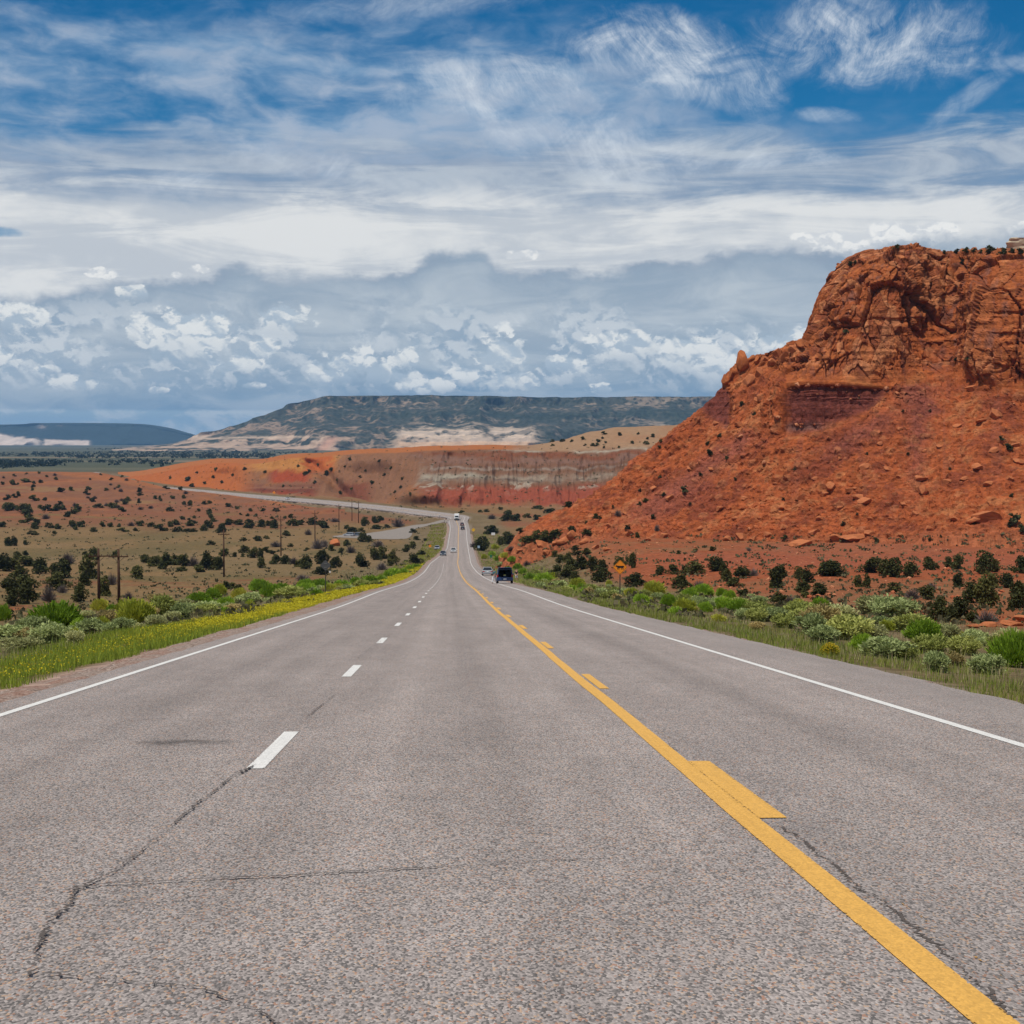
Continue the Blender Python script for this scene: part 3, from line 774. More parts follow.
# --- the banded badland hills behind the road's bend
def badlands():
    #        px   toeY  rimpy rimY  steep
    rows = [(118, 1760, 476.5, 1830), (135, 1600, 476.5, 1720), (160, 1500, 472, 1640), (185, 1420, 467, 1570), (210, 1345, 463.5, 1500), (235, 1290, 463, 1440), (262, 1240, 463.5, 1395), (280, 1210, 460, 1330), (300, 1185, 457.5, 1290), (320, 1165, 457, 1280), (345, 1130, 454.5, 1260), (372, 1050, 453, 1210),
            (400, 1000, 452.5, 1150), (425, 985, 450.5, 1100), (450, 985, 450, 1075), (490, 985, 449.5, 1070), (540, 980, 451, 1065), (590, 960, 451, 1050), (640, 945, 448, 1040), (700, 940, 446, 1040), (800, 930, 446, 1040), (1000, 930, 446, 1040), (1300, 930, 446, 1040)]
    st = []
    for a, ty, rp, ry in rows:
        toe = 440 + 40.6 / ty * F
        q = [(a, toe + 4, ty - 60), (a, toe, ty), (a, lerp(toe, rp, .30), lerp(ty, ry, .36)), (a, lerp(toe, rp, .58), lerp(ty, ry, .62)), (a, lerp(toe, rp, .82), lerp(ty, ry, .80)), (a, rp, ry)]
        p = [P(*k) for k in q]; b = P(a, rp, ry); u = b / b[1]
        up = 12.0 * ss(a, 520, 610) * (1 - ss(a, 690, 760)) + 1.0
        p += [np.array((u[0] * (ry + 90), ry + 90, b[2] + up)), np.array((u[0] * (ry + 220), ry + 220, b[2] + up * 0.9)), np.array((u[0] * (ry + 420), ry + 420, -46.0))]
        st.append(p)
    st = np.array(st)
    def disp(V, N, TU, TV):
        x, y, z = V[..., 0], V[..., 1], V[..., 2]
        px = 512 + F * x / y
        steep = ss(px, 415, 450); py_b = proj(x, y, z)[1]
        spur = ss(px, 225, 250) * (1 - ss(px, 318, 340))
        face = ss(TV, 0.95, 1.5) * (1 - ss(TV, 4.6, 5.1))
        rl = 1 - np.abs(fbm(x / 13, y / 60, z / 60, 3, 400)) * 2.4
        rl2 = 1 - np.abs(fbm(x / 4.5, y / 30, z / 25, 3, 401)) * 2.2
        n = fbm(x / 50, y / 60, z / 40, 4, 402)
        lobe = fbm(x / 52, y / 200, 0.5 + 0 * z, 3, 405) * (1.0 + 0.3 * ss(px, 430, 400)) * (1 - ss(TV, 3.3, 4.3)) - 0.5 * np.exp(-((px - 332 + (py_b - 480) * -1.2) / 9.0) ** 2) * ss(TV, 1.0, 2.0)
        D = face * ((rl - 0.5) * (2.5 + 2.0 * steep) + (rl2 - 0.5) * (0.8 + 1.2 * steep) + n * 6.0 + lobe * 26.0) + 0.0 * n
        out = np.zeros(V.shape); out[..., 1] = -D; out[..., 2] = 0.25 * D + (0.8 + 1.8 * ss(px, 520, 580)) * fbm(x / 25, y / 25, z / 90, 4, 403) * ss(TV, 4.6, 5.4) * (1 - ss(TV, 7.0, 7.6))
        return out
    def colr(W, N, TU, TV):
        x, y, z = W[..., 0], W[..., 1], W[..., 2]
        px, py = proj(x, y, z)
        C = np.zeros(W.shape)
        def put(c, w):
            nonlocal C
            C = C + (np.asarray(c) - C) * np.clip(w, 0, 1)[..., None]
        n = fbm(x / 40, y / 40, z / 20, 5, 410); m = fbm(x / 9, y / 12, z / 6, 4, 411); v = fbm(x / 5, y / 5, z / 40, 3, 412)
        zz = z + n * 4.5 + m * 2.4
        g = lambda c, w: np.exp(-((zz - c) / w) ** 2)
        C[:] = (0.20, 0.095, 0.05)
        put((0.258, 0.104, 0.038), ss(n, -0.1, 0.4))
        # banded face, right part
        B = ss(px + n * 26 + (z + 25) * 0.9, 408, 436)
        put((0.162, 0.077, 0.043), B)
        put((0.241, 0.059, 0.031), B * (1 - ss(zz, -31, -26)))                    # red foot
        put((0.284, 0.247, 0.189), B * np.clip(g(-22.5, 2.6) * (0.55 + 0.6 * v + 0.45 * ss(px, 520, 440)), 0, 1) * 0.9)   # ash bands
        put((0.099, 0.066, 0.050), B * g(-24.2, 0.7) * ss(n + v, -0.2, 0.3) * 0.85)
        put((0.242, 0.191, 0.152), B * g(-16.3, 1.0) * ss(v + n, -0.25, 0.2) * 0.75)
        put((0.197, 0.114, 0.088), B * g(-12.0, 1.6) * 0.6)
        put((0.352, 0.312, 0.242), B * g(-27.5, 2.5) * ss(v, 0.15, 0.35) * 0.7)     # pale wash fans
        put((0.177, 0.060, 0.030), B * g(-9.0, 1.4) * 0.8)
        put((0.335, 0.295, 0.227), B * g(-6.2, 0.8) * ss(px, 480, 520) * 0.8)
        # left spur
        Sp = ss(px + n * 14, 228, 256) * (1 - ss(px + (py - 480) * 0.8, 318, 332))
        put((0.133, 0.043, 0.026), Sp * (1 - ss(py + m * 3, 489, 481)))
        put((0.212, 0.043, 0.020), Sp * (1 - ss(py + m * 3, 495, 490)))
        put((0.223, 0.108, 0.061), Sp * np.exp(-((py - 487.5 + n * 2) / 1.1) ** 2) * 0.7)
        put((0.276, 0.045, 0.016), Sp * ss(py + m * 3, 484, 480) * ss(px, 264, 276) * ss(px, 316, 302) * 0.85)
        put((0.382, 0.167, 0.045), Sp * ss(py + m * 3, 474, 467) * 0.9)
        put((0.339, 0.076, 0.022), ss(px + m * 8, 300, 308) * ss(px + m * 8, 336, 326) * ss(py, 476, 468) * 0.85)
        put((0.360, 0.099, 0.024), (1 - ss(px, 232, 262)) * 0.85)
        put((0.205, 0.100, 0.056), ss(px + n * 16, 330, 345) * ss(px + n * 20 + (py - 480) * 0.7, 425, 405) * ss(n + m * 0.5, -0.3, 0.2) * 0.85)
        put((0.159, 0.049, 0.026), ss(px + n * 10, 335, 345) * ss(px, 378, 362) * ss(py + m * 5, 479, 486) * 0.9)
        # caps and aprons
        cap = ss(TV, 4.85, 5.15)
        put((0.337, 0.114, 0.035), cap * (1 - ss(px, 500, 545)))
        put((0.290, 0.175, 0.098), cap * ss(px, 500, 545))
        put((0.293, 0.150, 0.077), cap * ss(px, 590, 640) * ss(n, -0.1, 0.3) * 0.7)
        put((0.204, 0.118, 0.060), 1 - ss(TV + m * 0.25, 1.0, 1.35))
        return C
    nu = [max(4, int(abs(rows[i + 1][0] - rows[i][0]) * (1.7 if rows[i][0] < 690 else 0.25))) for i in range(len(rows) - 1)]
    return loft('badland_hill', st, nu, [4, 34, 34, 34, 24, 10, 8, 8], disp, colr, earth('banded_badland_clay', 0.35, 0.9, 1.2, amp=0.32))
badland_o, BAD_W = badlands()

# --- main mesa, seven kilometres off
def mesa():
    rows = [(120, 450, 7500), (165, 446.5, 7450), (185, 441, 7400), (210, 432.5, 7350), (240, 424.5, 7300), (270, 415, 7280), (284, 409.5, 7270), (292, 404, 7270), (318, 400, 7280), (345, 396.3, 7300), (400, 395.8, 7340), (480, 397, 7350), (560, 397.6, 7350), (640, 398.2, 7300), (705, 397.6, 7250), (800, 398, 7250), (1000, 398, 7200), (1400, 398, 7200), (1900, 399, 7200)]
    st = []
    for a, r, yr in rows:
        h = max(450 - r, 1.0) / 54.0
        toe = 451.5
        q = [(a, toe + 1.5, 5800), (a, toe, 5950), (a, lerp(toe, r, .17), 6230), (a, lerp(toe, r, .40), 6420), (a, lerp(toe, r, .52), 6700), (a, lerp(toe, r, .70), 6850), (a, lerp(toe, r, .84), 7080), (a, lerp(toe, r, .97), 7130), (a, r, 7200)]
        p = [P(*k) for k in q]; b = p[-1]; u = b / b[1]
        p += [np.array((u[0] * 9000, 9000, b[2] + 4)), np.array((u[0] * 10500, 10500, -60.0))]
        st.append(p)
    def disp(V, N, TU, TV):
        x, y, z = V[..., 0], V[..., 1], V[..., 2]
        f = ss(TV, 1.0, 2.0) * (1 - ss(TV, 7.2, 7.9))
        sp = 1 - np.abs(fbm(x / 300, y / 1500, z / 900, 4, 500)) * 2.2
        sp2 = 1 - np.abs(fbm(x / 120, y / 500, z / 260, 4, 501)) * 2.2
        n = fbm(x / 300, y / 300, z / 160, 5, 502)
        out = np.zeros(V.shape)
        out[..., 1] = -f * (sp * 170 + sp2 * 38 + n * 55)
        out[..., 2] = f * (n * 9 + sp2 * 3) + 1.2 * fbm(x / 90, y / 90, 0 * z, 3, 503) * ss(TV, 7.5, 8)
        return out
    def colr(W, N, TU, TV):
        x, y, z = W[..., 0], W[..., 1], W[..., 2]
        px, py = proj(x, y, z)
        C = np.zeros(W.shape)
        def put(c, w):
            nonlocal C
            C = C + (np.asarray(c) - C) * np.clip(w, 0, 1)[..., None]
        n = fbm(x / 260, y / 260, z / 90, 5, 510); m = fbm(x / 55, y / 70, z / 30, 4, 511); b = fbm(x / 900, y / 900, z / 14, 4, 512)
        C[:] = (0.055, 0.058, 0.042)                                              # wooded slopes, their dark tone also carrying the cloud shadow
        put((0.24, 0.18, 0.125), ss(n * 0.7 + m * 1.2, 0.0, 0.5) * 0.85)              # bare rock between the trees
        W_ = ss(px + n * 60, 470, 330)                                            # drier western end
        put((0.26, 0.18, 0.12), W_ * ss(m + n * 0.6, -0.15, 0.30) * 0.85)
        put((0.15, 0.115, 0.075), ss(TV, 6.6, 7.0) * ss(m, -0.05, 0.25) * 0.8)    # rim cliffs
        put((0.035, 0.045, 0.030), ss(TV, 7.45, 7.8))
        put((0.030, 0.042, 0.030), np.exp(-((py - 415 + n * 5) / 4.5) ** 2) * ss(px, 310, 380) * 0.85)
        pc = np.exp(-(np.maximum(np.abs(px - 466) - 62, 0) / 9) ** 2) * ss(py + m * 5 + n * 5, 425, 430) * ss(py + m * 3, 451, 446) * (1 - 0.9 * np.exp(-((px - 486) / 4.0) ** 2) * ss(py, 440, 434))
        put((0.54, 0.41, 0.30), pc * (0.72 + 0.28 * ss(b + m * 0.5, -0.3, 0.1)))            # pale cliffs, their sunlit brightness put into the colour
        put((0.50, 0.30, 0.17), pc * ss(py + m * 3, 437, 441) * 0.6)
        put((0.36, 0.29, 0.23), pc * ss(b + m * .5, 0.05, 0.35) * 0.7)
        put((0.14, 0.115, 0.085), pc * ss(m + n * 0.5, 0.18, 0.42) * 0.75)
        pw = ss(py + n * 4 - (px - 210) * 0.004, 433, 438) * (1 - ss(px + n * 40, 320, 372)) 
        put((0.44, 0.31, 0.22), pw * ss(m + b * 0.6, -0.35, 0.1) * 0.8)
        put((0.48, 0.36, 0.26), np.exp(-((py - 437.5 + n * 2) / 1.3) ** 2) * (1 - ss(px, 290, 330)) * 0.8)
        put((0.42, 0.22, 0.15), np.exp(-((px - 322 - (450 - py) * 0.9) / 7) ** 2) * ss(py, 434, 440) * 0.7)
        put((0.42, 0.36, 0.30), np.exp(-((px - 676) / 14.0) ** 2) * ss(py + m * 5, 421, 428) * 0.7 * ss(m, -0.2, 0.2))
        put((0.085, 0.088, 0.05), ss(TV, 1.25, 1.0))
        return C
    nu = [max(4, int(abs(rows[i + 1][0] - rows[i][0]) * (1.7 if rows[i][0] < 700 else 0.2))) for i in range(len(rows) - 1)]
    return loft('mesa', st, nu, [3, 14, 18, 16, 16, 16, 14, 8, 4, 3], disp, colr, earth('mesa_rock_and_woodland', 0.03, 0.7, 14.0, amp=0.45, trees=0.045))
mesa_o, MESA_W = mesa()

def distant_mesa():
    rows = [(-900, 425), (-500, 425), (-200, 424), (0, 424.5), (40, 423), (130, 423.5), (165, 427), (188, 433), (205, 438), (222, 443), (240, 449)]
    st = []
    for a, r in rows:
        toe = 449.5
        q = [(a, toe + 0.6, 12500), (a, toe, 12700), (a, lerp(toe, r, .3), 13000), (a, lerp(toe, r, .6), 13300), (a, lerp(toe, r, .9), 13600), (a, r, 13650)]
        p = [P(*k) for k in q]; b = p[-1]; u = b / b[1]
        p += [np.array((u[0] * 15500, 15500, b[2] + 2)), np.array((u[0] * 16500, 16500, -80.0))]
        st.append(p)
    def disp(V, N, TU, TV):
        x, y, z = V[..., 0], V[..., 1], V[..., 2]
        f = ss(TV, 1, 2) * (1 - ss(TV, 4.3, 5))
        sp = 1 - np.abs(fbm(x / 700, y / 2500, z / 900, 4, 600)) * 2.0
        out = np.zeros(V.shape); out[..., 1] = -f * sp * 260; out[..., 2] = f * 14 * fbm(x / 250, y / 400, z / 100, 4, 601)
        return out
    def colr(W, N, TU, TV):
        x, y, z = W[..., 0], W[..., 1], W[..., 2]
        px, py = proj(x, y, z)
        C = np.zeros(W.shape); n = fbm(x / 260, y / 400, z / 70, 5, 610); b = fbm(x / 90, y / 200, z / 50, 4, 611)
        C[:] = (0.026, 0.038, 0.036)
        def put(c, w):
            nonlocal C
            C = C + (np.asarray(c) - C) * np.clip(w, 0, 1)[..., None]
        pale = ss(px, 52, 30) * ss(py - px * 0.16 + n * 5, 431.5, 435) + np.exp(-(np.maximum(np.abs(px - 67) - 20, 0) / 3) ** 2) * ss(py + n * 2 - (px - 45) * .03, 438.5, 440.5) * ss(py, 448, 446.5)
        put((0.60, 0.48, 0.39), pale * (0.85 + 0.4 * b))
        put((0.2, 0.16, 0.13), np.exp(-((px - 60) / 4.0) ** 2) * np.exp(-((py - 427) / 2.0) ** 2) * ss(b, -.2, .3)); put((0.22, 0.17, 0.14), np.exp(-((px - 42) / 4.0) ** 2) * np.exp(-((py - 427) / 2.0) ** 2))
        return C
    nu = [30, 30, 80, 70, 150, 50, 40, 26, 26, 26]
    return loft('distant_mesa', st, nu, [2, 12, 12, 12, 3, 3, 3], disp, colr, earth('distant_woodland_slope', 0.02, 0.4, 18.0, amp=0.3, trees=0.03))
distant_o, DIST_W = distant_mesa()

# ------------------------------------------------------------------ the air
def haze_box():
    mb = MB(); mb.box((0, 12900, 60), (60000, 26600, 560))
    o = mb.build('haze', [])
    m, g = material('summer_haze')
    g.out(None, g.n('ShaderNodeVolumePrincipled', {'Color': (0.30, 0.60, 1.0), 'Density': HAZE_DENSITY, 'Anisotropy': 0.0}))
    o.data.materials.append(m); tag(o, kind='stuff')
HAZE_DENSITY = 4.0e-5
# ------------------------------------------------------------------ road and shoulder
def asphalt():
    m, g = material('worn_asphalt')
    uv = g.coord('UV')                                    # u = metres right of the centre line, v = metres along
    u, v, _ = g.sep(uv)
    o = g.xyz(u, v, 0.0)
    oa = g.xyz(u, v * 0.5, 0.0)                            # stones stand up out of the binder: they show taller than they are long
    cell = g.voro(oa, 98.0, 'F1', out=1, dims='2D')
    r, gg, b = g.sep(cell)
    stone = g.ramp(r, [(0.0, (0.058, 0.054, 0.052)), (0.16, (0.130, 0.115, 0.107)), (0.34, (0.247, 0.210, 0.194)), (0.6, (0.332, 0.281, 0.259)), (0.80, (0.403, 0.348, 0.319)), (0.9, (0.429, 0.275, 0.173)), (0.95, (0.312, 0.150, 0.089)), (1.0, (0.598, 0.537, 0.488))], 'CONSTANT')
    fine = g.noise2(o, 150.0, 3.0, 0.6)
    stone = g.mix(g.ss(fine, 0.35, 0.7) * 0.30, stone, (0.31, 0.262, 0.243))
    lum = (0.262, 0.222, 0.205)
    c = g.mix(0.14, stone, lum)
    c = g.mix(1.0, c, (1.06, 1.08, 1.08), 'MULTIPLY')
    big = g.noise2(g.xyz(u * 0.9, v * 0.16), 1.0, 5.0, 0.6)
    track = g.noise2(g.xyz(u * 2.4, v * 0.01, 0.0), 1.0, 3.0, 0.5)
    pat = g.noise2(o, 1.3, 6.0, 0.65)
    k = g.lin(big, 0.3, 0.7, 0.90, 1.09) * g.lin(track, 0.3, 0.7, 0.93, 1.07) * g.lin(pat, 0.3, 0.7, 0.94, 1.06)
    # oil darkened strip between the wheels of each lane, polished wheel paths
    def lane(cx, w, a): return 1.0 - g.math('EXPONENT', ((u - cx) / w) * ((u - cx) / w) * -1.0) * a
    k = k * lane(-1.8, 0.42, 0.08) * lane(-5.4, 0.42, 0.08) * lane(1.75, 0.45, 0.09) * lane(-0.85, 0.25, -0.05) * lane(-2.75, 0.25, -0.05) * lane(0.85, 0.25, -0.04) * lane(2.65, 0.25, -0.04)
    # darker old pavement in the outer lanes near by
    k = k * (1.0 - g.ss(u, -2.6, -4.4) * 0.05) * (1.0 - g.ss(u, 1.4, 0.6) * 0.0)
    # a dark spill by the lane line
    e = ((u + 4.55) / 0.52) ** 2.0 + ((v - 16.15) / 0.42) ** 2.0 + (g.noise2(o, 3.0, 5.0, 0.7) - 0.5) * 3.2
    spill = g.ss(e, 1.2, -0.6) * 0.55
    k = k * (1.0 - spill)
    # short transverse hairline cracks
    hv = g.noise2(g.xyz(u * 0.35, v * 1.0, 0.0), 1.0, 5.0, 0.6, 0.3)
    hair = g.ss((hv - 0.5).abs(), 0.006, 0.0) * g.ss(g.noise2(o, 0.25, 2.0), 0.52, 0.62)
    k = k * (1.0 - hair * 0.28)
    c = g.mix(1.0, c, g.xyz(k, k, k), 'MULTIPLY')
    shoulder = g.ss(u + pat * 0.8, 4.1, 4.9)
    c = g.mix(shoulder * 0.35, c, (0.235, 0.205, 0.185))
    d = g.voro(oa, 98.0, 'F1', out=0, dims='2D')
    h = d * -1.0 + fine * 0.3
    g.out(g.bsdf(c, 0.88, 0.25, g.bump(h, 0.5, 0.006)))
    return m

def ribbon(name, s, d0, d1, lift, mats, parent=None, cross=2, skirt=0.0, uvscale=None):
    s = np.asarray(s, float); d0 = np.broadcast_to(d0, s.shape); d1 = np.broadcast_to(d1, s.shape)
    rows = []; uvs = []
    ts = np.linspace(0, 1, cross)
    for t in ts:
        d = d0 + (d1 - d0) * t
        rows.append(road_pt(s, d, lift)); uvs.append(np.stack([d, s], -1) if uvscale is None else np.stack([np.full(s.shape, t), s], -1))
    if skirt:
        a = rows[0].copy(); a[:, 2] -= skirt; b = rows[-1].copy(); b[:, 2] -= skirt
        rows = [a] + rows + [b]; uvs = [uvs[0]] + uvs + [uvs[-1]]
    V = np.stack(rows, 1); U = np.stack(uvs, 1)
    q = grid_quads(V.shape[0], V.shape[1])
    me = np_mesh(name, V.reshape(-1, 3), q, False, None, U.reshape(-1, 2))
    o = link(name, me, mats, parent)
    return o

s_near = np.concatenate([np.arange(-30, 60, 0.5), np.arange(60, 300, 2.0), np.arange(300, RSIDE[-1] - 4, 4.0)])
road = ribbon('road', s_near, left_pave(s_near) + 0.06 * fbm(s_near / 0.9, 0 * s_near, 0 * s_near, 3, 700), right_pave(s_near) + 0.10 * fbm(s_near / 1.1, 0 * s_near, 0 * s_near, 3, 701), 0.0, [asphalt()], cross=9, skirt=0.5)
tag(road, kind='structure')

def paint(name, color, worn=0.5):
    m, g = material(name)
    uv = g.coord('UV'); u, v, _ = g.sep(uv)
    o = g.coord('Object')
    n = g.noise(o, 46.0, 4.0, 0.7); n2 = g.noise(o, 2.2, 4.0, 0.6); n3 = g.noise(o, 9.0, 3.0, 0.6)
    edge = 0.5 - (u - 0.5).abs()                           # 0 at the rim of the stripe
    st = g.noise2(g.xyz(u * 7.0, v * 0.9), 1.0, 4.0, 0.6)
    cell = g.sep(g.voro(g.vmath('MULTIPLY', o, (1.0, 0.5, 0.0)), 98.0, 'F1', out=1, dims='2D'))[0]
    a = g.ss(edge * 1.0 + (cell - 0.5) * 0.26 + (n2 - 0.5) * 0.22 + (n - 0.5) * 0.16 + (st - 0.5) * 0.30 + (1.0 - worn) * 0.30 - 0.02, 0.02, 0.07)
    k = g.lin(n3 * 0.3 + cell * 0.35 + st * 0.35, 0.25, 0.75, 0.74, 1.10)
    c = g.mix(1.0, color, g.xyz(k, k, k), 'MULTIPLY')
    b = g.bsdf(c, 0.7, 0.3, g.bump(n, 0.3, 0.004))
    tr = g.n('ShaderNodeBsdfTransparent')
    g.out(g.n('ShaderNodeMixShader', {0: a, 1: tr, 2: b}))
    return m
white_paint = paint('white_road_paint', (0.68, 0.66, 0.62), 0.5)
yellow_paint = paint('yellow_road_paint', (0.66, 0.36, 0.075), 0.5)
old_yellow = paint('worn_yellow_paint', (0.42, 0.22, 0.05), 2.75)

s_mark = np.concatenate([np.arange(3, 60, 0.25), np.arange(60, 300, 2.0), np.arange(300, RSIDE[-1] - 6, 4.0)])
ribbon('edge_line', s_mark, 3.40 - 0.06 + 0 * s_mark, 3.40 + 0.06, 0.005, [white_paint], road, 3, uvscale=1)
ribbon('edge_line', s_mark, left_edge(s_mark) - 0.06, left_edge(s_mark) + 0.06, 0.005, [white_paint], road, 3, uvscale=1)
wob = 0.02 * fbm(s_mark / 5, 0 * s_mark, 0 * s_mark, 2, 710)
ribbon('centre_line', s_mark, -0.085 + wob, 0.085 + wob, 0.006, [yellow_paint], road, 3, uvscale=1)
def dashes():
    for k in range(0, 34):
        a = 13.9 + 12.15 * k
        s = np.linspace(a, a + 3.2, 9)
        ribbon('lane_dash', s, -3.62 - 0.075 + 0 * s, -3.62 + 0.075, 0.005, [white_paint], road, 3, uvscale=1)
    for k in range(0, 26):
        a = 10.9 + 12.15 * k
        s = np.linspace(a, a + 3.3, 9)
        w = 0.265 if k == 0 else 0.25
        ribbon('passing_dash', s, (0.075 if k == 0 else 0.115) + 0 * s, w + 0.10 * 0, 0.0065, [yellow_paint], road, 3, uvscale=1)
dashes()

# crack sealing and open cracks, traced from where they run on the pavement
crack_mat = plain('crack_shadow_bitumen', (0.095, 0.080, 0.072), 0.9, 0.1, var=0.4, scale=30.0)
def on_road(px, py):
    u = (px - 512) / F; v = (512 - py) / F
    dy = CP + v * SP; dz = -SP + v * CP
    t = -1.65 / (dz + 0.08 * dy)
    return np.array((u * t, dy * t, dz * t))
def crack(pts, w, seed, gaps=0.0):
    r = np.random.default_rng(seed)
    p = np.array([on_road(*q) for q in pts])
    L = np.concatenate([[0], np.cumsum(np.linalg.norm(np.diff(p, axis=0), axis=1))])
    n = max(12, int(L[-1] / 0.02)); t = np.linspace(0, L[-1], n)
    c = np.stack([np.interp(t, L, p[:, k]) for k in range(3)], 1)
    off = 0.035 * fbm(t / 0.5, 0 * t + seed, 0 * t, 4, seed) + 0.012 * r.standard_normal(n)
    d = np.gradient(c, axis=0)[:, :2]; d /= np.linalg.norm(d, axis=1, keepdims=True); nr = np.stack([-d[:, 1], d[:, 0]], 1)
    wd = 0.45 * w * np.clip(0.62 + 1.1 * fbm(t / 0.25, 0 * t, 0 * t + seed, 3, seed + 5), 0.22 if gaps < 0.16 else 0.0, 1.6)
    if gaps > 0.16: wd = wd * (fbm(t / 0.5, 0 * t + 3, 0 * t, 2, seed + 9) > gaps - 0.5)
    c[:, :2] += nr * off[:, None]
    a = c.copy(); b = c.copy(); a[:, :2] += nr * wd[:, None] / 2; b[:, :2] -= nr * wd[:, None] / 2
    for q in (a, b): q[:, 2] = -1.65 - 0.08 * q[:, 1] + 0.0035
    V = np.concatenate([a, b]); i = np.arange(n - 1)
    ok = (wd[:-1] > 0.0008) | (wd[1:] > 0.0008)
    Q = np.stack([i, i + n, i + n + 1, i + 1], 1)[ok]
    link('crack', np_mesh('crack', V, Q, False), [crack_mat], road)
crack([(256, 764), (232, 778), (200, 800), (172, 828), (150, 845), (118, 868)], 0.048, 1, 0.15)
crack([(118, 868), (100, 880), (78, 890), (62, 908), (40, 945), (30, 975)], 0.050, 2, 0.1)
crack([(45, 893), (100, 884), (180, 880), (280, 876), (420, 868), (540, 861), (600, 858)], 0.048, 3, 0.05)
crack([(50, 972), (130, 982), (200, 988), (262, 1010), (280, 1030)], 0.034, 4, 0.1)
crack([(305, 718), (322, 704), (348, 684)], 0.03, 5, 0.3)
crack([(352, 662), (372, 646), (392, 634)], 0.03, 15, 0.4)
crack([(780, 826), (832, 864), (880, 902), (935, 948), (985, 990), (1015, 1018)], 0.045, 6, 0.15)
crack([(560, 660), (590, 690), (640, 720), (700, 770)], 0.02, 7, 0.6)
crack([(880, 700), (960, 724), (1030, 752)], 0.03, 8, 0.4)
crack([(700, 650), (800, 676), (900, 705), (1000, 735)], 0.02, 9, 0.5)
crack([(60, 640), (200, 668), (330, 672)], 0.02, 10, 0.6) if False else None
sp = np.linspace(6, 11, 60)
ribbon('worn_yellow_stripe', sp, 0.22 + 0 * sp, 0.29, 0.0055, [old_yellow], road, 3, uvscale=1)
sp = np.linspace(14.5, 22.5, 60)
ribbon('worn_yellow_stripe', sp, 0.14 + 0 * sp, 0.22, 0.0055, [old_yellow], road, 3, uvscale=1)

def gravel_mat():
    m, g = material('pinkish_gravel')
    o = g.coord('Object')
    c = g.ramp(g.sep(g.voro(o, 26.0, 'F1', out=1))[0], [(0.0, (0.12, 0.088, 0.07)), (0.3, (0.23, 0.170, 0.135)), (0.7, (0.31, 0.238, 0.195)), (1.0, (0.42, 0.345, 0.30))])
    n = g.noise(o, 1.6, 5.0, 0.6)
    c = g.mix(g.ss(n, 0.4, 0.65) * 0.55, c, (0.25, 0.115, 0.075))
    h = g.voro(o, 26.0, 'F1') * -1.0 + g.noise(o, 7.0, 5.0, 0.6)
    g.out(g.bsdf(c, 0.95, 0.1, g.bump(h, 0.9, 0.03)))
    return m
def shoulder(side):
    s = np.concatenate([np.arange(-20, 120, 0.3), np.arange(120, 700, 2.0)])
    n = fbm(s / 3.0, 0 * s, 0 * s, 4, 720 + side); n2 = fbm(s / 0.5, 0 * s, 0 * s, 3, 730 + side)
    rows = []; uv = []
    for t in np.linspace(0, 1, 7):
        if side < 0:
            w = 1.25 + 0.6 * ss(s, 30, 80) + 0.5 * n + 0.18 * n2
            d = left_pave(s) + 0.05 - w * t
        else:
            w = 0.22 + 0.6 * ss(s, 60, 160) + 0.9 * ss(s, 170, 200) * ss(s, 330, 290) * 2.0 + 0.35 * n + 0.12 * n2
            d = right_pave(s) - 0.05 + np.maximum(w, 0.1) * t
        p = road_pt(s, d)
        if t > 0: p[:, 2] = ground_z(p[:, 0], p[:, 1]) + 0.035 + 0.05 * (1 - t) + 0.05 * vnoise(s / 0.7, t * 3 + 0 * s, 0 * s, 741) - 0.09 * t ** 4
        else: p[:, 2] -= 0.03
        rows.append(p)
    V = np.stack(rows, 1)
    o = link('gravel_shoulder', np_mesh('gravel_shoulder', V.reshape(-1, 3), grid_quads(*V.shape[:2]), True), [GRAVEL])
    tag(o, kind='structure')
GRAVEL = gravel_mat()
shoulder(-1); shoulder(1)

# --- lay-by and track left of the road, in the valley
def lay_by():
    pts = [(338, 537.5), (352, 537.0), (372, 536.5), (388, 535.0), (404, 529.5), (420, 526.0), (436, 523.0), (447, 519.5)]
    wd = [4, 12, 15, 10, 4.2, 3.8, 3.6, 3.4]
    c = np.array([hit_ground(*p) for p in pts])
    t = np.linspace(0, len(c) - 1, 140); cc = catmull(c, t); ww = np.interp(t, np.arange(len(wd)), wd)
    rows = []
    for k in np.linspace(-1, 1, 9):
        p = cc.copy()
        dx = np.gradient(cc[:, 0]); dy = np.gradient(cc[:, 1]); L = np.hypot(dx, dy)
        p[:, 0] += -dy / L * ww * k; p[:, 1] += dx / L * ww * k
        p[:, 2] = [drop(a, b)[0][2] + 0.10 for a, b in p[:, :2]]
        rows.append(p)
    V = np.stack(rows, 1)
    m, g = material('pale_gravel_track'); o = g.coord('Object')
    n = g.noise(o, 0.6, 5.0, 0.6)
    g.out(g.bsdf(g.mix(n, (0.18, 0.155, 0.135), (0.28, 0.24, 0.205)), 0.95, 0.1))
    ob = link('track', np_mesh('track', V.reshape(-1, 3), grid_quads(*V.shape[:2]), True), [m]); tag(ob, kind='structure')
    return ob
def hit_ground(px, py, y0=15.0, y1=3000.0):
    ys = np.geomspace(y0, y1, 2400)
    pts = np.array([P(px, py, 1.0)]) * ys[:, None]
    gz = ground_z(pts[:, 0], pts[:, 1])
    below = np.nonzero(pts[:, 2] < gz)[0]
    i = below[0] if len(below) else len(ys) - 1
    return np.array((pts[i, 0], pts[i, 1], gz[i]))
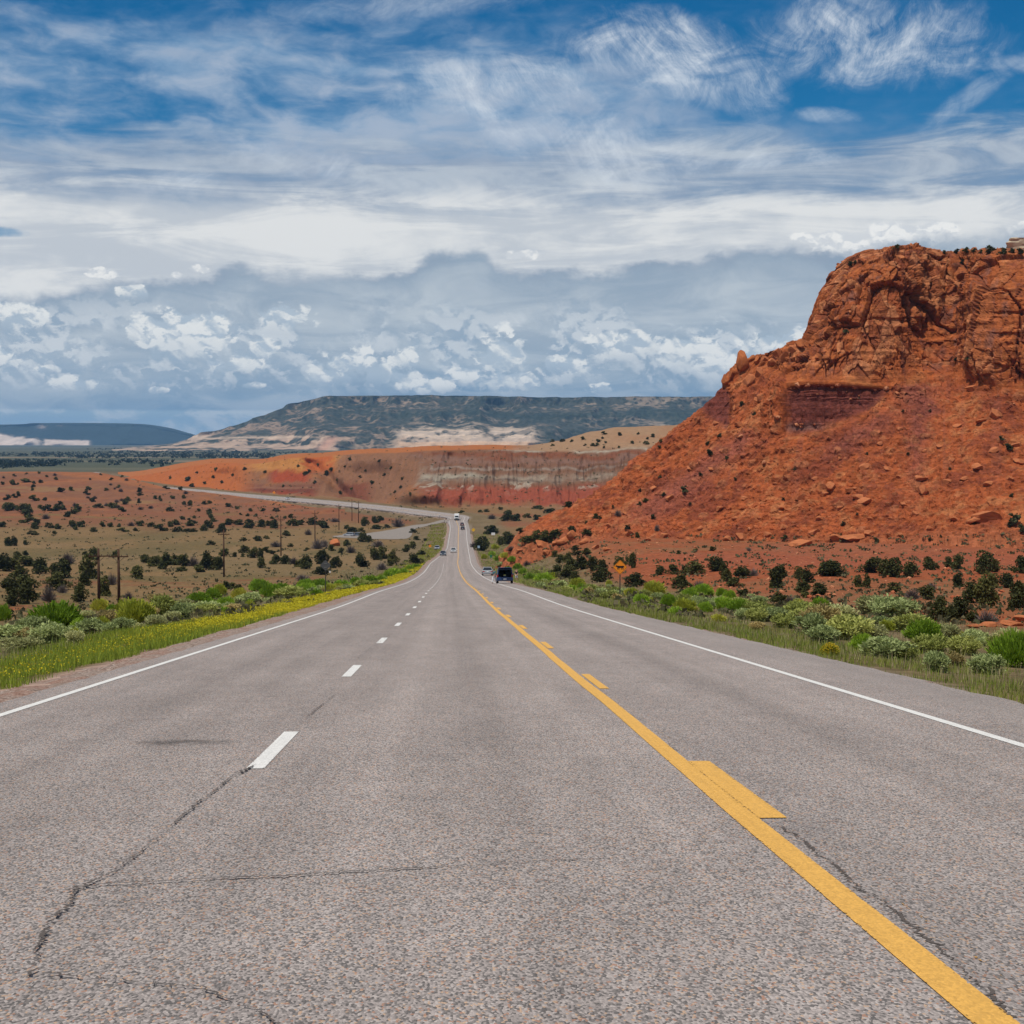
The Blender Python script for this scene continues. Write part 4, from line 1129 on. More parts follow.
# ------------------------------------------------------------------ where things stand (rays onto the real surfaces)
bpy.context.view_layer.update()
_dg = bpy.context.evaluated_depsgraph_get()
def hit(px, py):
    d = Vector(P(px, py, 1.0)).normalized()
    o = Vector((0, 0, 0)); 
    for _ in range(6):
        ok, loc, nor, idx, ob, mtx = scene.ray_cast(_dg, o, d)
        if not ok: return None
        if ob.name.startswith('haze'): o = loc + d * 0.01; continue
        return np.array(loc), np.array(nor), ob.name
    return None
def drop(x, y):
    o = Vector((x, y, 250.0))
    for _ in range(4):
        ok, loc, nor, idx, ob, mtx = scene.ray_cast(_dg, o, Vector((0, 0, -1)))
        if not ok: return None
        if ob.name.startswith('haze'): o = loc - Vector((0, 0, 0.01)); continue
        return np.array(loc), np.array(nor), ob.name
    return None
track_o = lay_by()
bpy.context.view_layer.update(); _dg = bpy.context.evaluated_depsgraph_get()
RND = random.Random(11)

# junipers read off the photograph: px, base py, height px, width px, kind (j juniper, g grey shrub)
J = []
def jl(txt, zone):
    for row in txt.split(';'):
        q = row.split()
        if len(q) < 4: continue
        J.append((float(q[0]), float(q[1]), float(q[2]), float(q[3]), q[4] if len(q) > 4 else 'j', zone))
jl("""873 573 15 18;884 576 17 14;895 577 20 18;911 577 16 15;929 569 13 12;935 570 8 8;948 568 12 8;958 569 14 12;985 574 22 17;995 572 12 12;1021 573 16 14;832 576 14 22;857 587 12 10;867 588 13 8;894 592 10 14;957 587 14 14;993 588 14 11;1006 588 16 13;821 595 12 18;803 593 12 16;1020 610 30 22;985 608 32 24;971 603 22 16;960 619 22 22;938 622 24 18;950 621 16 14;972 623 12 14;912 599 12 14 g;927 600 14 16;931 590 8 12 g;
715 571 15 18;696 574 12 18;686 574 8 10;673 574 9 12;682 589 14 18;699 588 9 11 g;724 578 16 8;727 584 14 13;734 587 9 15;741 578 11 18;753 576 9 10 g;775 588 22 16;781 582 16 13;806 583 13 14;799 579 12 9;778 604 11 14;790 604 9 12 g;806 598 7 9;744 596 8 12;828 576 14 22;660 575 9 9;712 551 5 7;696 552 4 5;679 554 4 6;785 539 5 5;749 551 4 5 g""", 'flat')
jl("""491 534 9 16;483 551 15 15;475 548 8 10 g;509 544 12 14;501 545 9 10;520 533 6 8;536 542 12 12;545 541 10 10;527 543 8 13;555 537 8 12;549 542 7 8;572 531 6 8;587 535 6 8;555 557 7 8;511 551 6 9 g;575 551 6 8;586 555 8 10;577 556 6 9;560 563 9 10;569 563 10 10;581 570 14 14;571 571 12 12;568 578 12 15;592 571 15 12;602 571 12 10;601 582 14 17;575 580 9 10;557 575 10 12;619 569 12 10;628 564 8 6;632 568 16 9;636 587 13 20;527 566 6 9 g;550 513 5 11;538 509 4 10;569 507 6 10;508 521 10 12;517 521 8 10;527 518 5 7;492 519 6 8 g;536 520 6 8;596 518 5 6;618 516 7 7 g;637 538 6 5;657 531 8 5 g;646 502 4 5;500 510 3.5 5;486 512 3 5;480 512.5 3 4;462 513 3 6;448 514 3.5 5""", 'foot')
jl("""3 571 16 16;12 570 13 12;18 560 9 10;25 555 5 6;26 566 10 20;19 579 13 16;41 574 15 16;64 578 18 16;55 575 12 10;58 590 16 20;62 593 10 10 g;26 590 16 22;14 606 20 16;27 604 22 18;49 602 20 14 g;9 591 14 18;79 602 18 14;88 579 26 18;84 586 12 12;103 596 20 14;94 560 12 10;112 585 14 10 g;116 557 7 7;68 564 13 13 g;144 563 9 11;136 579 14 15;156 566 11 13;166 569 15 14;176 565 10 12;179 572 5 6;85 555 4 5;129 599 9 9 g;7 546 9 9;14 546 9 8;25 545 5 5;32 535 5 9;54 534 3.5 5;
49 528 6 7;57 529 6 8;72 527 7 9;82 527 7 9;76 530 4 5;93 532 5 6;102 527 6 6;111 527 5 6;119 527 4 5;122 532 5 9;131 526 5 7 g;141 526 6 9;151 527 5 7;135 531 4 5;160 531 8 10;170 527 6 6;176 525 6 8;178 532 6 8;34 529 7 8;3 527 6 8""", 'valley')
jl("""222 533 9 10;189 526 6 9;194 525 5 7;208 528 8 9;203 531 6 6;187 532 4 8;193 532 4 6;228 525 7 10;239 525 6 9;250 528 9 11;262 527 8 9;274 528 9 9;268 526 6 7;292 526 8 9;301 525 6 9;312 525 8 10;324 528 8 10;320 525 5 7;335 522 5 9 g;346 529 4 4;351 532 5 8;286 536 6 7;308 535 7 7 g;244 541 4 6;258 541 6 9;266 539 4 5;211 545 5 7;183 566 12 12;193 566 11 12 g;206 570 17 14;216 570 14 10;220 570 12 9;182 571 5 7;199 572 8 11;225 556 8 11;235 557 5 6;245 553 8 9;254 558 10 9;261 558 10 8;266 553 7 9;243 557 4 5;272 554 4 6;276 547 7 11 g;261 568 11 8;276 564 9 11;286 564 9 10;294 564 8 9 g;307 569 13 13;300 567 8 9;291 547 4 5;307 551 4 5;318 549 12 12 g;324 547 9 9 g;322 564 15 12;321 575 9 14;336 568 12 10;331 551 7 7;341 553 6 6;346 546 6 5;351 553 9 9 g;359 566 12 8;227 589 8 12;232 588 6 9;239 593 9 10;303 581 8 14 g;
363 542 10 10;369 542 7 8;347 545 6 7;378 547 8 12 g;374 560 12 10;382 559 13 12;361 567 11 12;382 570 9 11 g;393 564 13 10;390 566 8 7;407 552 8 7;413 548 7 8;414 564 10 12;416 540 4.5 7;413 533 5 6;403 533 3 5;398 527 11 12 g;374 523 7 7;380 523 8 8;365 526 9 8;376 529 5 11;387 528 4 6;352 531 4.5 8;361 532 5 6;347 528 3.5 4;425 541 3 5;422 555 5 7""", 'valley')
jl("""8 511 9 14;23 512 9 12;33 501 7 8;47 511 7 9;56 511 6 10;63 510 6 7;26 482 4 10;13 485 6 6;8 500 6 7;18 496 5 4;74 514 6 8;68 517 6 7;77 511 8 8;98 508 5 8;93 502 5 6;113 508 6 11;128 501 5 7;139 492 5 5;139 503 5 4;155 499 4 5;160 501 6 4;60 492 5 8;29 523 8 12;36 525 7 7;3 527 6 6;46 519 6 8 g;29 516 8 12""", 'hill')
PLANTS = []                                                     # (x,y,z, height m, width m, kind, zone, px, py, hpx)
def add_plant(px, py, h, w, kind, zone, squash=1.0):
    r = hit(px, py)
    if r is None: return
    p, n, nm = r
    if nm in ('road', 'track', 'gravel_shoulder'): 
        return
    k = p[1] / F
    PLANTS.append((p[0], p[1], p[2], h * k, w * k, kind, zone, px, py, h))
for q in J: add_plant(q[0], q[1], q[2], q[3], 'juniper' if q[4] == 'j' else 'grey', q[5])
# scattered small junipers on the left hill, ridge, badlands and beyond the bend
def taken(px, py, r=4.0):
    return any(abs(px - a[7]) < r and abs(py - a[8]) < r * 0.7 for a in PLANTS)
n_ = 0
while n_ < 52:
    px = RND.uniform(0, 190); py = RND.uniform(473, 512)
    if py < 472 + max(0, px - 100) * 0.24 or taken(px, py): continue
    s_ = RND.uniform(2.6, 4.6) * (0.75 + (py - 470) / 90.0); add_plant(px, py, s_, s_ * RND.uniform(1.0, 1.5), 'juniper' if RND.random() < 0.8 else 'grey', 'hill'); n_ += 1
n_ = 0
for _ in range(400):
    if n_ >= 22: break
    px = RND.uniform(545, 665); py = RND.uniform(434, 449)
    if taken(px, py, 3.5): continue
    s_ = RND.uniform(2.2, 4.0); add_plant(px, py, s_, s_ * 1.3, 'juniper', 'cap'); n_ += 1
for px, py, h in ((188, 481, 5), (192, 487, 4), (181, 490, 4), (213, 478, 3), (222, 483, 3), (305, 475, 4), (309, 473, 4), (327, 475, 5), (331, 471, 4), (315, 483, 3), (337, 481, 3), (391, 469, 3), (402, 480, 3), (401, 488, 3), (345, 468, 3), (352, 490, 3), (245, 470, 3), (424, 498, 2.5), (205, 484, 3), (265, 473, 3), (283, 487, 3), (233, 476, 3), (360, 478, 3), (366, 472, 3), (372, 484, 4), (380, 462, 3), (385, 476, 3), (395, 493, 3), (410, 495, 3), (318, 466, 3), (350, 460, 3), (298, 467, 3), (340, 494, 3.5), (216, 470, 3), (170, 479, 3), (197, 474, 3)):
    add_plant(px, py, h, h * 1.2, 'juniper', 'badland')
n_ = 0
while n_ < 22:
    px = RND.uniform(180, 330); py = RND.uniform(500, 522)
    if py < 497 + (px - 180) * 0.12 or taken(px, py): continue
    s_ = RND.uniform(2.5, 4.5); add_plant(px, py, s_, s_ * 1.4, 'juniper', 'hill'); n_ += 1
# shrubs clinging to the butte
BUTTE_SHRUBS = [(684, 492, 7), (664, 496, 4), (640, 505, 4), (653, 519, 5), (600, 519, 4), (742, 406, 5), (755, 415, 4), (708, 445, 4), (709, 455, 6), (727, 459, 4), (720, 437, 4), (846, 334, 5), (974, 524, 7), (1008, 450, 7), (1001, 440, 5), (843, 526, 5), (1014, 525, 13), (1022, 532, 8), (1009, 527, 5), (930, 541, 4), (876, 542, 5), (857, 515, 3), (968, 361, 5), (956, 361, 4), (962, 264, 5), (700, 476, 4), (640, 492, 4), (628, 529, 5), (764, 350, 3), (690, 505, 3), (735, 480, 3), (783, 500, 3), (950, 470, 3), (908, 455, 3), (867, 455, 3), (930, 412, 3), (903, 412, 3), (660, 478, 3), (613, 508, 3), (586, 523, 3), (795, 470, 3), (1012, 497, 4)]
for px, py, h in BUTTE_SHRUBS: add_plant(px, py, h, h * 1.1, 'shrub', 'butte')
for px, py, h in ((897, 248, 5), (944, 252, 3), (957, 251.5, 4), (966, 251, 5), (974, 251, 4), (981, 251, 3), (990, 251, 7), (1004, 252, 6), (1012, 251, 4), (1020, 252, 5), (850, 264, 4), (855, 262, 3)):
    add_plant(px, py + 2.0, h + 1.0, h * 1.4, 'shrub', 'rim')

# bushes of the road verges: px, base, height, width, kind
BUSH = """57 629 27 46 green;4 621 16 15 green;13 641 20 38 sage;50 643 24 34 sage;22 651 18 36 pale;92 634 19 26 sage;109 624 18 17 dry;101 611 12 16 lime;125 621 21 24 lime;108 634 14 20 sage;33 634 22 30 sage;70 640 15 24 sage;136 625 26 32 lime;162 617 26 28 olive;183 620 21 22 sage;156 604 13 16 dry;172 622 14 16 pale;199 603 11 20 green;212 600 12 14 green;220 597 13 12 lime;252 603 13 20 sage;250 607 8 10 green;227 607 10 16 green;207 613 14 28 sage;192 613 12 18 olive;272 598 14 22 green;290 598 15 26 olive;306 593 10 20 green;259 591 12 18 green;233 612 10 16 dry;240 599 11 14 lime;148 618 16 18 dry;281 592 9 16 green;
370 582 7 14 green;377 586 7 12 olive;362 587 9 14 olive;381 581 6 9 green;394 575 7 16 green;341 588 8 18 green;348 590 6 14 sage;320 589 10 18 green;307 589 10 16 green;314 594 8 12 sage;416 568 4 10 green;404 574 6 10 green;330 591 8 12 lime;355 584 7 12 green;388 577 6 10 green;410 570 5 8 green;
850 640 29 46 olive;886 658 27 46 sage;936 672 25 26 sage;986 674 25 32 sage;1014 667 36 40 green;931 654 24 32 olive;823 633 34 40 dry;800 618 20 30 olive;895 619 27 44 sage;872 614 24 30 pale;755 614 16 28 olive;700 611 18 24 sage;703 596 12 20 green;653 595 14 20 lime;669 606 12 14 green;641 604 10 14 green;721 597 9 10 green;963 655 24 28 olive;986 624 16 20 grey;954 666 16 18 dry;811 634 26 30 sage;838 622 22 30 pale;912 632 22 34 olive;775 622 18 24 sage;738 609 14 22 olive;718 607 13 18 sage;785 628 18 22 olive;684 604 12 16 olive;745 620 14 20 sage;864 650 16 22 green;906 660 18 22 olive;1000 652 20 26 olive;975 645 20 26 sage;945 640 20 26 pale;690 598 10 14 green;658 600 9 12 sage;632 603 8 10 sage;612 597 8 12 olive;645 597 9 12 olive;625 595 8 12 sage;760 604 10 14 sage;730 599 9 12 green;820 612 14 18 green;
545 582 9 18 green;560 587 8 14 sage;578 588 10 14 lime;590 590 7 12 olive;601 594 7 12 sage;530 580 7 12 green;535 575 6 10 olive;552 579 7 10 lime;566 592 7 12 olive;585 594 7 10 green;518 569 6 9 green;512 562 6 9 green;505 558 6 9 lime;498 561 6 8 green;492 556 5 7 green;495 549 5 7 lime;500 566 5 8 sage;484 559 5 6 lime;523 574 6 9 green;508 571 5 8 green;540 588 7 10 sage"""
for row in BUSH.replace('\n', '').split(';'):
    a, b, c_, d_, k = row.split(); add_plant(float(a), float(b), float(c_), float(d_), k, 'verge')
add_plant(830, 655, 13, 20, 'flower', 'verge'); add_plant(818, 640, 9, 8, 'flower', 'verge'); add_plant(806, 626, 6, 8, 'lime', 'verge')
# smaller bushes between them
n_ = 0
for _ in range(1400):
    if n_ >= 190: break
    s_ = math.exp(RND.uniform(math.log(38), math.log(330)))
    left = RND.random() < 0.42
    if left:
        e_ = RND.uniform(6.0, 17.0) if s_ < 110 else RND.uniform(4.5, 14.0)
        d_ = float(left_pave(s_)) - e_
    else:
        e_ = RND.uniform(3.0, 17.0); d_ = 5.1 + e_
        if s_ > 240: e_ = RND.uniform(3.0, 9.0); d_ = 5.1 + e_
        if 190 < s_ < 330 and e_ < 6: continue
    q = road_pt(np.array([s_]), np.array([d_]))[0]
    z = float(ground_z(q[0], q[1])); px, py = proj(q[0], q[1], z)
    if px < -20 or px > 1044: continue
    h = RND.uniform(0.28, 0.75); w = h * RND.uniform(1.0, 1.7)
    k = RND.choice(['green', 'sage', 'olive', 'sage', 'olive', 'dry', 'pale', 'lime'])
    PLANTS.append((q[0], q[1], z, h, w, k, 'verge', px, py, h * F / q[1])); n_ += 1

# boulders: px, base py, width px, height px
BOULD = [(857, 499, 15, 7), (867, 504, 17, 8), (921, 482, 16, 9), (925, 495, 14, 12), (995, 417, 15, 12), (973, 391, 14, 8), (983, 422, 19, 5), (959, 427, 12, 4), (995, 452, 12, 7), (865, 469, 14, 7), (852, 491, 12, 5), (854, 540, 26, 11), (838, 541, 18, 9), (989, 521, 32, 19), (976, 523, 18, 9), (947, 484, 10, 7), (832, 490, 11, 10), (826, 496, 10, 6), (979, 469, 13, 7), (1018, 447, 12, 6), (1019, 463, 12, 6), (804, 546, 27, 11), (793, 547, 10, 6), (728, 541, 11, 8), (741, 540, 12, 10), (752, 541, 8, 5), (665, 538, 11, 7), (769, 537, 12, 7), (571, 541, 13, 15), (562, 544, 15, 9), (541, 547, 13, 9), (584, 544, 13, 7), (547, 555, 8, 8), (607, 551, 12, 5), (596, 549, 8, 5), (555, 545, 8, 5), (519, 552, 8, 4), (535, 551, 8, 3), (336, 546, 14, 8), (1012, 626, 26, 9), (990, 627, 20, 7), (974, 628, 16, 5), (1023, 622, 18, 9),
         (735, 411, 7, 7), (739, 426, 10, 6), (717, 425, 11, 5), (757, 402, 8, 6), (749, 385, 13, 9), (760, 375, 10, 8), (772, 366, 9, 8), (785, 360, 9, 7), (795, 352, 9, 7), (800, 362, 10, 8), (778, 356, 8, 7), (765, 361, 7, 5), (752, 437, 7, 4), (712, 470, 8, 4), (690, 470, 8, 5), (655, 490, 9, 5), (670, 500, 9, 6), (625, 515, 8, 5), (630, 535, 9, 5), (648, 541, 9, 5), (690, 540, 9, 5), (700, 530, 8, 5), (590, 530, 8, 5), (578, 537, 7, 4), (610, 527, 8, 5), (925, 452, 6, 4), (888, 470, 9, 5), (900, 478, 8, 4), (940, 448, 8, 4), (952, 462, 8, 5), (965, 480, 10, 5), (990, 485, 12, 6), (1010, 480, 10, 6), (915, 515, 10, 6), (905, 505, 8, 5), (870, 520, 9, 5), (890, 520, 8, 5), (930, 530, 10, 5), (955, 520, 10, 5), (880, 445, 8, 5), (900, 430, 7, 4), (840, 460, 7, 4), (815, 480, 8, 5), (800, 500, 10, 6), (780, 510, 9, 6), (760, 520, 9, 5), (735, 520, 8, 5), (745, 500, 9, 5), (720, 510, 8, 5), (775, 485, 8, 4), (820, 520, 10, 6), (840, 510, 8, 5), (785, 530, 12, 7), (815, 535, 12, 7), (870, 535, 12, 6), (900, 536, 10, 5)]
BOULDERS = []
for px, py, w, h in BOULD:
    r = hit(px, py)
    if px < 802 and py < 392: w *= 1.35; h *= 1.45
    if r: BOULDERS.append((r[0], r[1], w * r[0][1] / F, h * r[0][1] / F, px, py, w, r[2]))
# rubble on the talus: random points of the butte's lower slope
RUB = []
for _ in range(13000):
    px = RND.uniform(520, 1040); py = RND.uniform(375, 552)
    if py < 540 - (px - 545) * 0.72: continue
    r = hit(px, py)
    if r is None or r[2] != 'butte' or r[1][2] < 0.42: continue
    q_ = fbm(np.array([px / 28.0]), np.array([py / 20.0]), np.array([0.5]), 3, 811)[0]
    if q_ < -0.12 and RND.random() < 0.7: continue
    RUB.append((r[0], RND.random() ** 2.6 * (1.3 + 1.6 * max(q_, 0)) + 0.30))
for _ in range(900):
    px = RND.uniform(505, 1040); py = RND.uniform(530, 600)
    r = hit(px, py)
    if r is None or r[2] not in ('ground',) or r[0][0] < 18: continue
    RUB.append((r[0], RND.random() ** 3 * 0.7 + 0.15))
# low scrub dots on the flats, valley and hills
SCRUB = []
for _ in range(2600):
    px = RND.uniform(0, 430) if RND.random() < 0.55 else RND.uniform(520, 1030)
    py = RND.uniform(505, 625) if px < 430 else RND.uniform(535, 625)
    r = hit(px, py)
    if r is None or r[2] not in ('ground', 'red_hill', 'butte') or r[0][1] < 70: continue
    SCRUB.append((r[0], RND.uniform(0.15, 0.45) * (0.7 + r[0][1] / 600.0)))
for _ in range(900):
    px = RND.uniform(540, 1030); py = RND.uniform(390, 545)
    if py < 540 - (px - 545) * 0.70: continue
    r = hit(px, py)
    if r is None or r[2] != 'butte' or r[1][2] < 0.4: continue
    SCRUB.append((r[0], RND.uniform(0.2, 0.45)))
for _ in range(700):
    px = RND.uniform(130, 660); py = RND.uniform(440, 512)
    r = hit(px, py)
    if r is None or r[2] not in ('badland_hill', 'red_hill', 'ground') or r[0][1] > 1900: continue
    SCRUB.append((r[0], RND.uniform(0.4, 0.9)))
# far woodland on the plain: rows and drifts of small trees
FARW = []
for _ in range(9000):
    px = RND.uniform(-30, 760); py = 440 + 31.0 * RND.random() ** 0.8 + 1.5
    k = fbm(np.array([px / 120.0]), np.array([py / 2.2]), np.array([0.0]), 3, 800)[0]
    d_ = 0.35 * math.exp(-((py - 455) / 2.2) ** 2) + 0.5 * math.exp(-((py - 466) / 3.0) ** 2) * (1 if px > 110 else 0.4)
    if k + d_ < 0.22: continue
    r = hit(px, py)
    if r is None or r[2] != 'ground' or r[0][1] < 1900: continue
    FARW.append((r[0], RND.uniform(3.0, 6.5)))
POLES = [(99, 549, 603, 1), (119, 549.5, 603, 1), (224, 530, 577, 1), (281, 516, 556, 1), (315, 510.5, 541, 1), (339, 504, 530, 1), (352, 499.5, 521, 0), (358.5, 501, 523, 1)]
POLE_AT = [(hit(a, c_)[0], (c_ - b), x_) for a, b, c_, x_ in POLES]
# ------------------------------------------------------------------ plant materials
def leafy(name, stops, var=0.25, trans=0.25, rough=0.75, patch=3.0):
    m, g = material(name)
    o = g.coord('Object')
    n = g.noise(o, patch, 3.0, 0.6)
    r = g.rand()
    c = g.ramp(g.math('FRACT', n * 0.75 + r * 0.5 - 0.12), stops)
    k = g.lin(r, 0.0, 1.0, 1.0 - var, 1.0 + var)
    c = g.mix(1.0, c, g.xyz(k, k, k), 'MULTIPLY')
    b = g.bsdf(c, rough, 0.15)
    t = g.n('ShaderNodeBsdfTranslucent', {'Color': c})
    g.out(g.n('ShaderNodeMixShader', {0: trans, 1: b, 2: t}))
    return m
M_JUN = leafy('juniper_scales', [(0.0, (0.034, 0.039, 0.012)), (0.45, (0.058, 0.062, 0.018)), (0.8, (0.088, 0.084, 0.023)), (1.0, (0.112, 0.092, 0.029))], 0.22, 0.12)
M_GREY = leafy('bare_grey_twigs', [(0.0, (0.085, 0.068, 0.062)), (0.6, (0.125, 0.10, 0.09)), (1.0, (0.17, 0.14, 0.12))], 0.2, 0.05)
M_SHRUB = leafy('dusty_green_leaves', [(0.0, (0.035, 0.042, 0.016)), (1.0, (0.08, 0.082, 0.035))], 0.3, 0.15)
BUSH_M = {
    'green': leafy('rabbitbrush_green', [(0.0, (0.169, 0.276, 0.023)), (0.5, (0.248, 0.381, 0.031)), (1.0, (0.377, 0.480, 0.052))], 0.15, 0.3),
    'lime': leafy('rabbitbrush_lime', [(0.0, (0.277, 0.316, 0.033)), (0.5, (0.386, 0.412, 0.046)), (1.0, (0.496, 0.412, 0.078))], 0.15, 0.3),
    'olive': leafy('saltbush_olive', [(0.0, (0.211, 0.240, 0.055)), (0.5, (0.311, 0.338, 0.085)), (1.0, (0.413, 0.400, 0.123))], 0.15, 0.25),
    'sage': leafy('sagebrush_silver', [(0.0, (0.211, 0.260, 0.093)), (0.5, (0.320, 0.367, 0.143)), (1.0, (0.429, 0.465, 0.192))], 0.14, 0.25),
    'pale': leafy('sagebrush_pale', [(0.0, (0.282, 0.289, 0.114)), (0.5, (0.400, 0.401, 0.172)), (1.0, (0.500, 0.481, 0.218))], 0.14, 0.25),
    'dry': leafy('dry_brush', [(0.0, (0.248, 0.199, 0.071)), (0.5, (0.380, 0.299, 0.116)), (1.0, (0.514, 0.389, 0.167))], 0.15, 0.2),
    'grey': M_GREY,
}
M_FLOWER = leafy('yellow_petals', [(0.0, (0.42, 0.30, 0.015)), (1.0, (0.62, 0.46, 0.03))], 0.15, 0.3)
M_BARK = plain('grey_brown_bark', (0.10, 0.072, 0.055), 0.95, 0.05, var=0.3, scale=9.0)

def quads(c, a, b):
    """one leaf per centre, spanned by half vectors a and b"""
    V = np.stack([c - a - b, c + a - b, c + a + b, c - a + b], 1).reshape(-1, 3)
    return V, np.arange(len(V)).reshape(-1, 4)
def unit(r, n):
    v = r.standard_normal((n, 3)); return v / np.linalg.norm(v, axis=1, keepdims=True)
def juniper_crown(seed, n, size, clumps=13, tall=1.0):
    r = np.random.default_rng(seed); cs = []; 
    for k in range(clumps):
        a = r.uniform(0, 2 * math.pi); q = r.uniform(0.10, 0.42) * (1 - 0.45 * (k / clumps)); z = 0.16 + 0.64 * (k / (clumps - 1)) + r.uniform(-.10, .08)
        rad = r.uniform(0.13, 0.24) * (1.2 - 0.3 * k / clumps)
        cs.append((q * math.cos(a) * (1.15 - 0.4 * z), q * math.sin(a) * (1.15 - 0.4 * z), z, rad))
    cs = np.array(cs); pick = r.choice(len(cs), n, p=cs[:, 3] ** 2 / (cs[:, 3] ** 2).sum())
    u = unit(r, n); rr = cs[pick, 3] * r.uniform(0.62, 1.12, n)
    c = cs[pick, :3] + u * rr[:, None]; c[:, 2] = np.maximum(c[:, 2], 0.03 + 0.05 * r.random(n))
    a = unit(r, n); a = a * 0.6 + u * 0.7 * r.standard_normal((n, 1)); a /= np.linalg.norm(a, axis=1, keepdims=True)
    b = np.cross(a, unit(r, n)); b /= np.linalg.norm(b, axis=1, keepdims=True)
    s = size * r.uniform(0.55, 1.3, (n, 1))
    V, Q = quads(c, a * s, b * s * 0.62)
    V[:, 2] *= tall
    return np_mesh('juniper_crown', V, Q, False)
def trunk_mesh(seed):
    r = random.Random(seed); mb = MB()
    mb.tube([(0, 0, -0.06), (0.01, 0.01, 0.12), (0.03, -0.02, 0.35), (0.0, 0.02, 0.7)], [0.055, 0.05, 0.035, 0.012], 7)
    for k in range(4):
        a = r.uniform(0, 6.28); mb.tube([(0.0, 0.0, 0.06 + 0.06 * k), (0.14 * math.cos(a), 0.14 * math.sin(a), 0.2 + 0.08 * k), (0.3 * math.cos(a), 0.3 * math.sin(a), 0.34 + 0.1 * k)], [0.035, 0.022, 0.008], 6)
    return mb.mesh('trunk', True)
JUN_HI = [juniper_crown(20 + k, 1500, 0.040, 12 + k % 4) for k in range(7)]
JUN_LO = [juniper_crown(40 + k, 420, 0.070, 9) for k in range(5)]
TRUNKS = [trunk_mesh(k) for k in range(3)]
def twig_mesh(seed, n=420):
    r = np.random.default_rng(seed)
    az = r.uniform(0, 2 * math.pi, n); el = np.arccos(r.uniform(0.08, 1.0, n)); L = r.uniform(0.55, 1.0, n)
    d = np.stack([np.sin(el) * np.cos(az) * 0.62, np.sin(el) * np.sin(az) * 0.62, np.cos(el) * 0.9 + 0.05], 1)
    st = d * (r.uniform(0.05, 0.6, n) * L)[:, None]; en = d * L[:, None] + 0.05 * r.standard_normal((n, 3))
    c = (st + en) / 2; a = (en - st) / 2; b = np.cross(a, unit(r, n)); b /= np.linalg.norm(b, axis=1, keepdims=True)
    V, Q = quads(c, a, b * 0.009); V[:, 2] = np.maximum(V[:, 2], 0)
    return np_mesh('bare_shrub', V, Q, False)
TWIGS = [twig_mesh(60 + k) for k in range(4)]
def broom_mesh(seed, n=2600, w=0.011):
    """rabbitbrush: a dome of fine upright stems"""
    r = np.random.default_rng(seed)
    az = r.uniform(0, 2 * math.pi, n); ct = r.uniform(0.02, 1.0, n) ** 0.8; stt = np.sqrt(1 - ct ** 2)
    lob = 0.86 + 0.22 * np.sin(az * 3 + seed) * stt + 0.10 * np.sin(az * 7 + 2 * seed + ct * 9)
    tip = np.stack([stt * np.cos(az) * 0.52, stt * np.sin(az) * 0.52, 0.08 + ct * 0.86], 1) * (lob * r.uniform(0.80, 1.08, n))[:, None]
    root = np.stack([0.16 * stt * np.cos(az), 0.16 * stt * np.sin(az), 0 * az], 1) + 0.03 * r.standard_normal((n, 3))
    mid = root + (tip - root) * r.uniform(0.45, 0.72, (n, 1)); 
    dirn = (tip - mid) + np.array((0, 0, 0.05)); 
    c = mid + dirn / 2; a = dirn / 2 + 0.02 * r.standard_normal((n, 3)); b = np.cross(a, unit(r, n)); b /= np.maximum(np.linalg.norm(b, axis=1, keepdims=True), 1e-6)
    V, Q = quads(c, a, b * w * r.uniform(0.6, 1.4, (n, 1))); V[:, 2] = np.maximum(V[:, 2], 0.0)
    return np_mesh('rabbitbrush', V, Q, False)
def sage_mesh(seed, n=2600, size=0.022):
    r = np.random.default_rng(seed); k = 26
    az = r.uniform(0, 2 * math.pi, k); rad = np.sqrt(r.uniform(0, 1, k)) * 0.40
    cz = 0.30 + 0.5 * np.sqrt(np.maximum(0, 1 - (rad / 0.46) ** 2)) * r.uniform(0.65, 1.0, k)
    cs = np.stack([rad * np.cos(az), rad * np.sin(az), cz - 0.12], 1); rr = r.uniform(0.10, 0.19, k)
    p = r.integers(0, k, n); u = unit(r, n); c = cs[p] + u * (rr[p] * r.uniform(0.4, 1.15, n))[:, None]
    low = r.random(n) < 0.25
    c[low] = c[low] * np.stack([r.uniform(0.6, 1.1, low.sum()), r.uniform(0.6, 1.1, low.sum()), r.uniform(0.05, 0.6, low.sum())], 1)
    a = u * 0.6 + unit(r, n) * 0.5 + np.array((0, 0, 0.45)); a /= np.linalg.norm(a, axis=1, keepdims=True)
    b = np.cross(a, unit(r, n)); b /= np.linalg.norm(b, axis=1, keepdims=True); s = size * r.uniform(0.45, 1.5, (n, 1))
    V, Q = quads(c, a * s * 2.1, b * s * 0.6); V[:, 2] = np.maximum(V[:, 2], 0.0)
    return np_mesh('sagebrush', V, Q, False)
BROOM = {k: [broom_mesh(80 + 7 * i + 3 * j) for j in range(3)] for i, k in enumerate(('green', 'lime'))}
SAGE = {k: [sage_mesh(140 + 9 * i + j) for j in range(3)] for i, k in enumerate(('olive', 'sage', 'pale', 'dry'))}
LOWB = {k: [broom_mesh(200 + i, 500, 0.024) if k in ('green', 'lime') else sage_mesh(220 + i, 500, 0.042)] for i, k in enumerate(BUSH_M)}
for k, lst in {**BROOM, **SAGE}.items():
    for me in lst + LOWB[k]: me.materials.append(BUSH_M[k])
for me in JUN_HI + JUN_LO: me.materials.append(M_JUN)
for me in TWIGS: me.materials.append(M_GREY)
for me in TRUNKS: me.materials.append(M_BARK)
SHR = [juniper_crown(70 + k, 300, 0.075, 8) for k in range(3)]
for me in SHR: me.name = 'desert_shrub'; me.materials.append(M_SHRUB)
